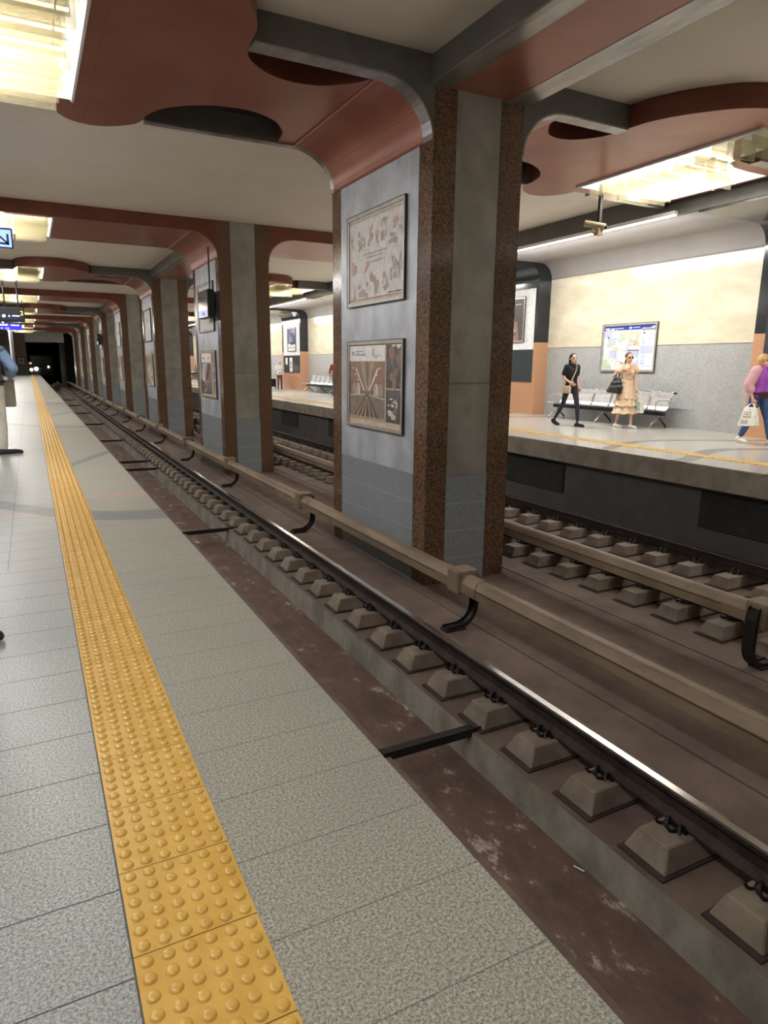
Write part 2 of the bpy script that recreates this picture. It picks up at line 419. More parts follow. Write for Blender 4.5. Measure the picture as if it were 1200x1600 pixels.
# text facing -Y (read from the south): local x->+X, y->+Z ; facing -X: local x->-Y, y->+Z
def M_south(x, y, z): return Matrix(((1, 0, 0, x), (0, 0, -1, y), (0, 1, 0, z), (0, 0, 0, 1)))
def M_west(x, y, z): return Matrix(((0, 0, -1, x), (-1, 0, 0, y), (0, 1, 0, z), (0, 0, 0, 1)))
def smooth_path(pts, n=6, closed=False):
    out = []; L = len(pts); P = [V((p[0], p[1], 0)) for p in pts]
    for i in range(L if closed else L-1):
        a = P[(i-1) % L] if closed or i > 0 else P[0]; b = P[i]; c = P[(i+1) % L]; d = P[(i+2) % L] if closed or i+2 < L else P[-1]
        for k in range(n):
            t = k/n
            q = .5*((2*b) + (c-a)*t + (2*a - 5*b + 4*c - d)*t*t + (3*b - a - 3*c + d)*t**3)
            out.append((q.x, q.y))
    if not closed: out.append((P[-1].x, P[-1].y))
    return out
ORD = ['first', 'second', 'third', 'fourth', 'fifth', 'sixth', 'seventh', 'eighth', 'ninth', 'tenth', 'eleventh', 'twelfth', 'thirteenth', 'fourteenth', 'fifteenth', 'sixteenth', 'seventeenth', 'eighteenth', 'nineteenth', 'twentieth']
# ------------------------------------------------------------------ the hall
X1, X2, ZF, Y0, L, S = 4.236, 5.482, -1.37, 7.01, 2.873, 9.79
XC = 4.859; EN, EF = 1.013, 8.705; WR = 13.69; WL = 2*XC - WR
YB, YE = -4.0, 88.0; ZS, ZC = 4.42, 4.70; FX = 11.2
KS = list(range(-1, 8))
mir = lambda x: 2*XC - x
def mirp(pts): return [(mir(p[0]), p[1]) for p in pts]
def shiftp(pts): return [(mir(p[0]) - .36*max(0, min(1, (3.6 - p[0])/1.4)), p[1]) for p in pts]

def hall():
    st(MB().box(WL, EN, YB, YE, -.30, 0, 'platform_granite').build('floor'), 'grey granite floor of the near platform with dark inlaid bands')
    m = MB().box(EF, WR + .1, YB, YE, -.02, 0, 'far_platform_granite'); m.box(EF, WR + .1, YB, YE, -.34, -.02, 'edge_concrete')
    st(m.build('floor'), 'pale polished floor of the platform across the tracks')
    st(MB().box(.55, .7, YB, YE, -1.7, -.30, 'under_wall').build('wall_under_near_platform'))
    st(MB().box(8.98, 9.2, YB, YE, -1.7, -.34, 'under_wall').build('wall_under_far_platform'), 'dark wall below the far platform edge')
    prof = [(.6, ZF), (2.06, ZF), (2.06, -1.62), (2.75, -1.62), (2.775, ZF), (4.05, ZF), (4.05, ZF-.03), (4.075, ZF-.03), (4.075, ZF), (5.64, ZF), (5.64, ZF-.03), (5.67, ZF-.03), (5.67, ZF), (7.0, ZF), (7.0, -1.62), (7.35, -1.62), (7.35, ZF), (9.1, ZF)]
    m = MB()
    for a, b in zip(prof[:-1], prof[1:]):
        mt = 'step_concrete' if (a[1] != b[1] and abs(a[1]-b[1]) > .1) else 'trackbed'
        m.add([(a[0], YB, a[1]), (b[0], YB, b[1]), (b[0], 140, b[1]), (a[0], 140, a[1])], [(0, 1, 2, 3)], mt)
    m.box(.5, 9.2, YB, 140, -1.9, -1.75, 'trackbed')
    st(m.build('floor_of_the_track_bed'), 'dusty brown concrete track bed with a sunken trench')
    st(MB().box(WL - .2, WR + .2, YB, 140, ZC, ZC + .15, 'ceiling_paint').build('ceiling'), 'beige painted ceiling between the beams')
    st(MB().box(WL - .2, WR + .2, YB - .2, YB, -1.9, ZC, 'end_wall').build('wall_back'))
    for side, f in (('right', lambda x: x), ('left', mir)):
        m = MB().box(f(WR), f(WR + .15), YB, YE, 0, 1.945, 'grey_stone').box(f(WR), f(WR + .15), YB, YE, 1.945, 4.6, 'cream_stone')
        m.box(f(WR - .006), f(WR), YB, YE, 1.935, 1.95, 'ink_grey')
        st(m.build('wall_' + side), 'cream stone wall above a grey granite dado')
        p = [(f(FX + .03), 4.30)] + [(f(13.25 + .44*math.sin(PI/2*t/12)), 3.86 + .44*math.cos(PI/2*t/12)) for t in range(13)] + [(f(WR + .08), 3.86), (f(WR + .08), 4.42), (f(FX + .03), 4.42)]
        st(MB().prism(p, 'y', YB, YE, 'slope_paint', smooth=True).build('ceiling_lowered_' + side), 'lowered grey ceiling curving down to the wall above the benches')
        st(MB().box(f(FX), f(FX + .06), YB, YE, 4.24, ZC, 'beam_grey').build('trim_' + ('1' if side == 'right' else '2')), 'dark grey fascia along the edge of the sloping ceiling')
    # end wall with the tunnel mouth
    m = MB().box(WL, -.15, YE, YE + .3, 2.0, ZC, 'end_wall').box(WL, -.15, YE, YE + .3, -.3, 2.0, 'end_wall_low')
    m.box(-.15, 3.85, YE, YE + .3, 3.62, ZC, 'white_paint').box(3.85, X2 + .3, YE, YE + .3, -1.8, ZC, 'tunnel_black')
    m.box(X2 + .3, 9.6, YE, YE + .3, 3.62, ZC, 'slope_paint').box(9.6, WR, YE, YE + .3, 0, ZC, 'end_wall')
    st(m.build('wall_end'), 'end wall with the black tunnel mouth')
    m = MB().box(-.5, -.15, YE + .3, 140, -1.8, 4.7, 'tunnel_black').box(3.85, 4.1, YE + .3, 140, -1.8, 4.7, 'tunnel_black').box(9.6, 9.9, YE + .3, 140, -1.8, 4.7, 'tunnel_black').box(5.6, 5.8, YE + .3, 140, -1.8, 4.7, 'tunnel_black')
    m.box(-.5, 9.9, 139.8, 140, -1.8, 4.7, 'tunnel_black')
    st(m.build('wall_tunnel'))

def cove(dr=0.0, n=14):
    return [(3.6 + (X1 - 3.6 - dr)*math.sin(PI/2*k/n), 3.86 + (ZS - 3.86 - dr)*math.cos(PI/2*k/n)) for k in range(n+1)]
def fascia_poly(xa): return [(xa, ZS)] + cove() + [(X1, ZC), (xa, ZC)]
def strip_poly(xa, t): return [(xa, ZS)] + cove() + cove(t)[::-1] + [(xa, ZS - t)]

FRONT = [(3.6, 7.21), (3.52, 7.36), (3.37, 7.53), (3.154, 7.69), (2.855, 7.745), (2.564, 7.67), (2.336, 7.49), (2.22, 7.30), (2.185, 7.05), (2.15, 6.75), (2.05, 6.5), (1.9, 6.25), (1.6, 5.9), (1.25, 5.7), (.9, 5.64), (.5, 5.74), (.15, 6.05), (-.1, 6.5), (-.178, 6.95)]
BACK = [(.53, 9.76), (.582, 10.01), (.753, 10.245), (1.008, 10.32), (1.235, 10.245), (1.477, 10.03), (1.567, 9.816), (1.593, 9.60), (1.722, 9.276), (1.976, 9.015), (2.248, 8.864), (2.547, 8.80), (2.80, 8.84), (3.064, 9.0), (3.234, 9.235), (3.31, 9.42), (3.36, 9.76)]
HOLE = [(.75, 6.15), (.75, 9.5), (-1.40, 9.5), (-1.40, 7.5), (-.95, 7.5), (-.55, 7.46), (-.3, 7.33), (-.17, 7.08), (-.12, 6.75), (-.05, 6.4), (.1, 6.15)]
def beam(k):
    dy = S*k; isA = (k % 2 == 0)
    y0, y1 = Y0 + dy, Y0 + dy + L
    e = empty('ceiling_beam', (XC, y0, ZS)); st(e)
    e['label'] = ('copper and grey ceiling beam with scalloped soffit panels' if isA else 'plain copper ceiling beam with straight soffit')
    fm = 'beam_grey' if isA else 'copper_dark'
    for side, mp, sp in (('near', lambda p: p, lambda p: p), ('far', mirp, shiftp)):
        xa = 2.2 if isA else -1.48
        fa, fb = (2.2, 1.59) if side == 'near' else (2.54, 1.97)
        # fascias
        m = MB().prism(mp(fascia_poly(fa if isA else -1.48)), 'y', y0, y0 + .2, fm)
        m.prism(mp(fascia_poly(fb if isA else -1.48)), 'y', y1 - .12, y1, fm)
        if isA:
            m.prism(mp([(-1.48, ZS), (-.18, ZS), (-.18, ZC), (-1.48, ZC)]), 'y', y0, y0 + .2, fm)
            m.prism(mp([(-1.48, ZS), (.53, ZS), (.53, ZC), (-1.48, ZC)]), 'y', y1 - .12, y1, fm)
        m.build('fascia', e)
        # trims
        if isA:
            m = MB().prism(mp(strip_poly(fa, .02)), 'y', y0 - .004, y0 + .2, 'trim_metal').prism(mp(strip_poly(fb, .02)), 'y', y1 - .12, y1 + .004, 'trim_metal')
            m.prism(mp([(-1.48, ZS), (.53, ZS), (.53, ZS-.02), (-1.48, ZS-.02)]), 'y', y1 - .12, y1 + .004, 'trim_metal')
            m.prism(mp([(-1.48, ZS), (-.18, ZS), (-.18, ZS-.02), (-1.48, ZS-.02)]), 'y', y0 - .004, y0 + .2, 'trim_metal')
            m.build('edge_trim', e)
        # cove
        cv = cove(); ya, yb = (y0 + .2, y1 - .12) if isA else (y0 + .004, y1 - .004)
        MB().prism(mp(cv + cove(.02)[::-1]), 'y', ya, yb, 'copper_panel', smooth=True).build('cove_panel', e)
        # soffit panel with the light opening
        if isA:
            fr = [(3.6, 7.21)] + smooth_path(FRONT, 5)[1:]
            outer = fr + [(-.178, 7.21), (-1.48, 7.21), (-1.48, 9.763)] + smooth_path(BACK, 5) + [(3.6, 9.763)]
            hole = HOLE
            m = MB(); o2 = [(p[0], p[1] + dy) for p in sp(outer)]; h2 = [(p[0], p[1] + dy) for p in sp(hole)]
            m.holed(o2, h2, ZS, ZC - .012, 'copper_panel', 'copper_dark', 'white_paint')
            m.build('soffit_panel', e)
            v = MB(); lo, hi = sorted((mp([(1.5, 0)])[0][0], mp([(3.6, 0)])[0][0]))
            v.box(lo, hi, y0 + .2, y1 - .12, ZC - .01, ZC - .002, 'void_shade').build('void_shade_sheet', e)  # dark sheet below the pale ceiling paints the shade seen through the cutouts
        else:
            outer = [(-1.48, y0 + .004), (3.6, y0 + .004), (3.6, y1 - .004), (-1.48, y1 - .004)]
            hole = [(.75, y0 + .15), (.75, y1 - .2), (-1.35, y1 - .2), (-1.35, y0 + .15)]
            MB().holed(mp(outer), mp(hole), ZS - .003, ZC - .012, 'copper_panel', 'copper_dark', 'white_paint').build('soffit_panel', e)
    # crossing piece over the column line
    return e

def long_beam(k):
    ya, yb = Y0 + S*(k-1) + L, Y0 + S*k
    e = empty('lengthwise_beam', (XC, ya, ZS)); st(e); e['label'] = 'lengthwise ceiling beam with a copper soffit between two columns'
    MB().box(4.2, 5.52, ya, yb, ZS, ZC, 'beam_grey').build('casing', e)
    MB().box(4.19, 4.44, ya, yb, ZS - .02, ZS, 'trim_metal').box(5.22, 5.53, ya, yb, ZS - .02, ZS, 'trim_metal').build('edge_trim', e)
    MB().box(4.44, 5.22, ya, yb, ZS - .015, ZS, 'copper_panel').build('soffit_panel', e)

def louvre_light(k, far):
    dy = S*k; isA = (k % 2 == 0)
    mp = (shiftp if isA else mirp) if far else (lambda p: p)
    cx = mp([(-.3, 0)])[0][0]; y0 = Y0 + dy
    e = empty('louvre_ceiling_light', (cx, y0 + 1.4, ZS))
    n = k + 1
    side = 'far platform' if far else 'near platform'
    where = ('hanging over the tracks-side of the ' + side) if False else 'over the ' + side
    tag(e, 'glowing ceiling light with clear hanging louvres %s, %s row from the camera' % (where, ORD[n]), 'ceiling light', 'louvred ceiling lights')
    ya, yb = (y0 - .86, y0 + 2.49) if isA else (y0 + .15, y0 + L - .2)
    pts = mp([(.75, ya), (-1.38, yb)]); xa, xb = sorted((pts[0][0], pts[1][0]))
    if isA:
        hol = [(p[0], p[1] + dy) for p in mp(HOLE)]
        MB().prism(hol, 'z', ZC - .03, ZC - .014, 'white_paint').build('reflector', e)
    else:
        MB().box(xa, xb, ya, yb, ZC - .03, ZC - .014, 'white_paint').build('reflector', e)
    # bright rim of the opening
    xe = mp([(.75, 0)])[0][0]; d = .05 if not far else -.05
    m = MB(); m.box(xe, xe - d*.6, ya, yb, ZS - .03, ZS + .24, 'white_paint')
    m.build('rim', e)
    ylo = y0 + .5 if isA else ya + .1
    for i in range(4):
        yy = ylo + (yb - .15 - ylo)*(i + .5)/4
        MB().tube([(xa + .25, yy, ZC - .075), (xb - .12, yy, ZC - .075)], .018, 'tube_glow', 8).build('fluorescent_tube', e)
    # hanging plates, ends stepped in a wave, plus the rods that carry them
    plates = 15 if isA else 11
    sgn = -1 if not far else 1
    for i in range(plates):
        t = i/(plates - 1); yy = (ya + .18) + (yb - .12 - ya - .18)*t
        if isA and yy < y0 + .5: x_in = xe + sgn*.80
        else: x_in = xe + sgn*(1.55 + .25*math.sin(i*1.1))
        x_out = xe + sgn*(.10 + (.10*abs(math.sin(i*.8)) if isA else 0))
        for a, b in (((x_out, x_out + sgn*.66), (x_out + sgn*.70, x_in)) if abs(x_in - x_out) > .9 else ((x_out, x_in),)):
            zz = .012*math.sin(i*2.1 + a)
            MB().box(a, b, yy - .005, yy + .005, 4.25 + zz, 4.52 + zz, 'louvre_acrylic').build('louvre', e)
    m = MB()
    for q in (.25, .95, 1.4):
        x = xe + sgn*q; a = ya + .05 if (not isA or q < .7) else y0 + .5
        m.tube([(x, a, 4.53), (x, yb - .05, 4.53)], .008, 'alu_frame', 6)
    m.build('hanging_rod', e)
    # the lamp itself
    ld = bpy.data.lights.new('louvre_lamp', 'AREA'); ld.shape = 'RECTANGLE'
    ya2 = y0 + .55 if isA else ya
    ld.size = abs(xb - xa) - .3; ld.size_y = yb - ya2 - .15; ld.energy = LAMP_W*(FAR_GAIN if far else 1)*(.3 if k < 0 else 1); ld.color = (1, .985, .955)
    lo = bpy.data.objects.new('louvre_lamp', ld); COL.objects.link(lo); lo.location = ((xa + xb)/2, (ya2 + yb)/2, ZC - .10)
    lo.parent = e; lo.matrix_parent_inverse = e.matrix_basis.inverted()
    for t in (.2, .5, .8):
        pd = bpy.data.lights.new('louvre_bulb', 'POINT'); pd.energy = BULB_W*(FAR_GAIN if far else 1)*(.3 if k < 0 else 1); pd.shadow_soft_size = .12; pd.color = (1, .98, .95)
        po = bpy.data.objects.new('louvre_bulb', pd); COL.objects.link(po); po.location = ((xa*.5 + xb*.5), ya2 + (yb - ya2)*t, ZS - .09)
        po.parent = e; po.matrix_parent_inverse = e.matrix_basis.inverted()

def strip_light(k, far):
    f = (lambda x: x) if far else mir
    ya, yb = Y0 + S*k + 2.06 + .45, Y0 + S*(k+1) - .95 - .7
    e = empty('strip_light', (f(FX), (ya + yb)/2, 4.2))
    tag(e, 'thin white strip light over the %s platform, %s bay from the camera' % ('far' if far else 'near', ORD[k+1]), 'strip light', 'strip lights')
    MB().box(f(FX - .10), f(FX), ya, yb, 4.24, 4.31, 'white_paint').build('housing', e)
    MB().box(f(FX - .085), f(FX - .015), ya + .02, yb - .02, 4.225, 4.24, 'strip_glow').build('diffuser', e)
    ld = bpy.data.lights.new('strip_lamp', 'AREA'); ld.shape = 'RECTANGLE'; ld.size = .08; ld.size_y = yb - ya; ld.energy = STRIP_W*(1.0 if far else NEAR_STRIP); ld.color = (1, .99, .975)
    lo = bpy.data.objects.new('strip_lamp', ld); COL.objects.link(lo); lo.location = (f(FX - .12), (ya + yb)/2, 4.20)
    lo.rotation_euler = (0, -.45 if far else -.3, 0)
    lo.parent = e; lo.matrix_parent_inverse = e.matrix_basis.inverted()

PX = 13.25
def pier(k, far):
    f = (lambda p: p) if far else mirp; ya, yb = Y0 + S*k - .95, Y0 + S*k + 2.06
    e = empty('wall_pier', (WR if far else WL, ya, 0)); st(e); e['label'] = 'stone wall pier with a dark rounded rib above'
    n = 10
    arc_in = [(PX - .4 + .4*math.sin(PI/2*t/n), 3.80 + .4*math.cos(PI/2*t/n)) for t in range(n+1)]
    arc_out = [(13.25 + .436*math.sin(PI/2*t/n), 3.86 + .436*math.cos(PI/2*t/n)) for t in range(n+1)]
    rib = [(FX + .02, 4.20)] + arc_in + [(PX, 2.1), (13.688, 2.1)] + arc_out[::-1] + [(FX + .02, 4.296)]
    MB().prism(f(rib), 'y', ya, yb, 'slate_black').build('rib', e)
    MB().prism(f([(PX, 0), (13.688, 0), (13.688, 2.1), (PX, 2.1)]), 'y', ya, yb, 'orange_granite').build('base', e)
    if far or k < 0:
        g = f([(PX - .015, 0), (PX, 0)]); xs = sorted((g[0][0], g[1][0]))
        if k != 0: MB().box(*xs, ya + .13, yb - .25, 1.9, 3.63, 'paper_white').build('white_panel', e)
        else: MB().box(*xs, ya + .13, yb - .25, 1.42, 3.3, 'slate_panel').build('slate_panel', e)
        MB().box(*xs, ya + .13, yb - .25, .95, 1.9 if k != 0 else 1.42, 'slate_panel').build('slate_panel', e)

def columns():
    x0, x1, y0, y1 = X1, X2, Y0, Y0 + L
    e = empty('granite_column', (XC, y0, ZF))
    MB().box(x0, x1, y0, y1, ZF, ZC, 'brown_granite').build('core', e)
    t = .007
    for (a, b) in ((x0 - t, x0 + .02), (x1 - .02, x1 + t)):
        MB().box(a, b, y0 + .30, y1 - .335, .033, 3.87, 'panel_steel').build('panel', e)
        MB().box(a, b, y0 + .30, y1 - .335, ZF, .027, 'grey_granite').build('skirt', e)
    for (a, b) in ((y0 - t, y0 + .02), (y1 - .02, y1 + t)):
        MB().box(x0 + .30, x1 - .342, a, b, .033, ZC - .005, 'panel_grey').box(x1 - .342, x1 - .33, a, b, .033, ZC - .005, 'frame_and_gap_shade').build('panel', e)  # thin dark strip paints the shadow gap along the panel's edge
        MB().box(x0 + .30, x1 - .33, a, b, ZF, .027, 'grey_granite').build('skirt', e)
    cols = [e]
    names = ['nearest and largest brown granite column, carrying two framed posters', 'second granite column between the tracks, behind the black monitor',
             'third granite column between the tracks, with a glossy picture frame', 'fourth granite column between the tracks counting from the camera', 'fifth granite column between the tracks, behind the far black monitor',
             'sixth granite column between the tracks counting from the camera', 'seventh granite column between the tracks counting from the camera', 'farthest granite column, beside the tunnel mouth']
    for k in range(1, 8):
        c = copy_tree(e); c.location.y = y0 + S*k; cols.append(c)
    for k, c in enumerate(cols): tag(c, names[k], 'column', 'columns between the tracks')
    return cols
# ------------------------------------------------------------------ track
ZR = -1.06
def rail(x, name_label):
    hw, fw = .036, .075
    prof = [(x - fw, ZR - .16), (x + fw, ZR - .16), (x + fw, ZR - .148), (x + .012, ZR - .125), (x + .010, ZR - .05), (x + hw, ZR - .035), (x + hw, ZR - .008), (x + .026, ZR), (x - .026, ZR), (x - hw, ZR - .008), (x - hw, ZR - .035), (x - .010, ZR - .05), (x - .012, ZR - .125), (x - fw, ZR - .148)]
    m = MB().sweep(prof, 'y', [YB, 20, 60, 138], 'rail_side')
    m.box(x - .026, x + .026, YB, 138, ZR - .001, ZR + .0015, 'rail_top')
    o = m.build('steel_rail'); tag(o, name_label, 'rail', 'running rails'); return o

def block_proto(wl, wr):
    """concrete rail block around x = 0 (the rail), y = 0 centre, z = 0 on the bed"""
    e = empty('rail_block')
    jx = .0
    MB().box(-wl, wr, -.165, .165, 0, .014, 'rubber_pad').build('pad', e, False)
    a, b, h = .03, .065, .145
    v = [(-wl + a, -.152, .014), (wr - a, -.152, .014), (wr - a, .15, .014), (-wl + a, .15, .014),
         (-wl + a + b, -.105, h), (wr - a - b, -.105, h), (wr - a - b, .105, h), (-wl + a + b, .105, h)]
    bm = bmesh.new(); vs = [bm.verts.new(p) for p in v]
    for f in ((3, 2, 1, 0), (4, 5, 6, 7), (0, 1, 5, 4), (1, 2, 6, 5), (2, 3, 7, 6), (3, 0, 4, 7)): bm.faces.new([vs[i] for i in f])
    bmesh.ops.bevel(bm, geom=bm.edges[:], offset=.008, segments=1, affect='EDGES')
    MB().bm(bm, 'block_concrete').box(-.10, .10, -.075, .075, h - .01, .156, 'clip_iron').build('concrete_block', e, False)
    for sx in (-1, 1):
        x = sx*.105; p = []
        for k in range(17):
            t = k/16*PI*2*2.0
            p.append((x + sx*(.030 + .034*math.cos(t)), -.085 + .17*k/16, h + .034 + .032*math.sin(t)))
        MB().tube(p, .010, 'clip_iron', 5).tube([(x - sx*.03, -.05, h + .035), (x + sx*.05, -.02, h + .02), (x + sx*.05, .03, h + .02), (x - sx*.03, .055, h + .035)], .0075, 'clip_iron', 5).build('rail_clip', e, False)
    return e
def blocks():
    rows = (('under the rail along the near platform', 3.19, 2.06 + .165, .565, 1.1, 52, .37, .37),
            ('under the nearer rail of the far track', 6.52, 4.66 + .165, .575, 3.6, 40, .47, .40),
            ('under the rail along the far wall', 8.06, 5.13 + .165, .568, 3.6, 40, .47, .40),
            )
    for r, (where, x, ph, pitch, ya, yb, wl, wr) in enumerate(rows):
        e = block_proto(wl, wr); n = 0
        k0 = math.ceil((ya - ph)/pitch); k = k0; first = True; vis = 0
        while ph + k*pitch < yb:
            y = ph + k*pitch
            if first: o = e; first = False
            else: o = copy_tree(e)
            o.location = (x, y, ZF); o.rotation_euler.z = random.uniform(-.02, .02)
            inframe = True
            if inframe:
                vis += 1
            if inframe and vis <= 20:
                lb = '%s concrete block from the camera %s' % (ORD[vis-1], where)
            else:
                lb = ('concrete block beyond the twentieth %s' % where) if inframe else ('concrete block at the lower right corner of the photo %s' % where)
            tag(o, lb, 'rail block', 'rail blocks ' + where); k += 1
            if not inframe and y < ya + .0: pass
        # the blocks too far off to tell apart
        m = MB(); y = ph + k*pitch
        while y < 86:
            m.box(x - wl + .08, x + wr - .08, y - .12, y + .12, ZF, ZF + .13, 'block_concrete'); y += pitch
        o = m.build('far_rail_blocks'); tag(o, 'tiny concrete rail blocks in the far distance, ' + where, 'rail blocks', kind='stuff')
    # left rail of the near track, hidden below the platform edge: plain strip of blocks only near the far end
def third_rail():
    for far in (False, True):
        f = mir if far else (lambda x: x); xc = f(3.88); sd = -1 if far else 1
        prof = [(xc - .088, -0.925), (xc - .092, -0.840), (xc - .092, -0.820), (xc - .062, -0.763), (xc - .035, -0.747), (xc + .035, -0.747), (xc + .062, -0.763), (xc + .092, -0.820), (xc + .092, -0.840), (xc + .088, -0.925), (xc + .06, -0.925), (xc + .06, -0.845), (xc - .06, -0.845), (xc - .06, -0.925)]
        m = MB().sweep(prof, 'y', [YB, 30, 87], 'cover_plastic')
        for q in (-.093, .093): m.box(xc + q - .002, xc + q + .002, YB, 87, -.838, -.830, 'rubber_pad')
        o = m.build('conductor_rail_cover')
        tag(o, ('beige plastic cover running along the conductor rail in front of the columns' if not far else 'beige plastic cover along the conductor rail of the far track'), 'conductor rail')
        MB().box(xc - .03, xc + .03, YB, 87, -.955, -.865, 'rail_side').build('conductor_rail', o)
        # brackets
        e = empty('conductor_rail_bracket', (xc, 0, ZF))
        MB().bbox(xc - .125, xc + .125, -.11, .11, -.955, -.695, 'cover_plastic', .03).build('clamp_box', e)
        for q in (-.34, .34):
            pass
        MB().sweep([(p[0] + (xc - p[0])*-.07, p[1] + .005) for p in prof[:10]], 'y', [-.36, .36], 'cover_plastic').build('joint_sleeve', e)
        s = -sd
        pts = [(xc + sd*.08, 0, -.74), (xc + sd*.155, 0, -.78), (xc + sd*.17, 0, -.86), (xc + sd*.17, 0, -1.12)]
        n = 7
        for k in range(1, n+1):
            t = PI/2*k/n; pts.append((xc + sd*(.17 - .21*(1 - math.cos(t))), 0, -1.12 - .22*math.sin(t)))
        pts.append((xc - sd*.19, 0, -1.345))
        m = MB()
        m.ribbon(pts, .10, .014, 'bracket_black', (0, 1, 0))
        for q in (-.05, .05): m.ribbon([(p[0] - sd*.012, p[1] + q, p[2] + .006) for p in pts], .010, .045, 'bracket_black', (0, 1, 0))
        m.build('curved_arm', e)
        MB().box(xc - .22 if sd > 0 else xc + .22, xc + .02 if sd > 0 else xc - .02, -.07, .07, ZF, ZF + .025, 'rail_side').tube([(xc - sd*.16, -.045, ZF + .02), (xc - sd*.16, -.045, ZF + .05)], .012, 'clip_iron', 6).tube([(xc - sd*.03, .045, ZF + .02), (xc - sd*.03, .045, ZF + .05)], .012, 'clip_iron', 6).build('foot_plate', e)
        y0, p = (5.62, 4.72) if not far else (3.56, 4.75)
        i = 0; y = y0; first = True
        vis = 0
        while y < 84:
            o = e if first else copy_tree(e); first = False
            o.location.y = y
            lb = '%s black curved bracket from the camera under the beige cover %s' % (ORD[i] if i < 20 else 'last', 'by the near track' if not far else 'by the far track')
            tag(o, lb, 'bracket', 'conductor rail brackets'); i += 1; y += p
def trench_bits():
    for i, y in enumerate((3.86, 11.08, 18.55, 20.1, 26.0, 33.4, 41.0, 48.5, 56.0)):
        m = MB().box(2.0, 2.86, y - .05, y + .05, ZF - .03, ZF + .012, 'bracket_black').box(2.0, 2.86, y - .052, y - .044, ZF - .03, ZF + .035, 'bracket_black')
        tag(m.build('steel_crossbar'), '%s dark steel bar from the camera lying across the brown trench' % ORD[i], 'steel bar', 'bars across the trench')
    o = MB().tube([(2.70, 2.60, -1.612), (2.725, 2.535, -1.612)], .0045, 'paper_white', 6).build('cigarette_end'); tag(o, 'tiny white cigarette end lying in the brown trench', 'litter')
    random.seed(5)
    for i, y in enumerate((4.79 - .01, 4.79 + 4.895, 4.79 + 4.895*2, 4.79 + 4.895*3, 4.79 + 4.895*4, 4.79 + 4.895*5, 4.79 + 4.895*6)):
        e = empty('wall_vent', (8.98, y, -1)); tag(e, '%s dark slatted vent from the camera in the wall below the far platform' % ORD[i], 'vent', 'vents below the far platform')
        MB().box(8.965, 8.985, y, y + 1.9, -1.0, -.42, 'vent_dark').build('frame', e)
        for k in range(12):
            z = -.98 + k*.046
            MB().add([(8.945, y + .03, z), (8.945, y + 1.87, z), (8.965, y + 1.87, z + .034), (8.965, y + .03, z + .034), (8.95, y + .03, z - .004), (8.95, y + 1.87, z - .004), (8.967, y + 1.87, z + .03), (8.967, y + .03, z + .03)], [(0, 1, 2, 3), (4, 7, 6, 5), (0, 4, 5, 1), (2, 6, 7, 3), (0, 3, 7, 4), (1, 5, 6, 2)], 'vent_dark').build('slat', e)
def tactile():
    m = MB(); m.box(.0945, .3955, YB, 87.5, 0.0005, .004, 'tactile_yellow')
    for ya, yb, seg, rings in ((.9, 9, 14, 3), (9, 26, 8, 2), (26, 87, 6, 1)):
        k = math.ceil((ya - 1.439)/.04967)
        prof = {3: ((.0175, 0), (.0152, .0050), (.0098, .0070)), 2: ((.0175, 0), (.012, .0055)), 1: ((.0175, 0), (.012, .0055))}[rings]
        while True:
            y = 1.439 + .0248 + k*.04967
            if y > yb: break
            for i in range(6):
                x = .1200 + .05*i; vs = []
                for r, z in prof: vs += [(x + r*math.cos(2*PI*q/seg), y + r*math.sin(2*PI*q/seg), .004 + z) for q in range(seg)]
                nr = len(prof)
                fs = [(j*seg + q, j*seg + (q+1) % seg, (j+1)*seg + (q+1) % seg, (j+1)*seg + q) for j in range(nr-1) for q in range(seg)] + [tuple((nr-1)*seg + q for q in range(seg))]
                m.add(vs, fs, 'tactile_yellow', True)
            k += 1
    o = m.build('tactile_strip'); tag(o, 'yellow studded tactile strip along the near platform', 'tactile strip')
    m = MB().box(9.46, 9.78, YB, 87.5, .0005, .004, 'tactile_pale')
    y = 3.0
    while y < 60:
        m.box(9.47, 9.77, y, y + .03, .004, .009, 'tactile_pale'); y += .1
    tag(m.build('tactile_strip'), 'pale yellow ribbed tactile strip along the far platform', 'tactile strip')
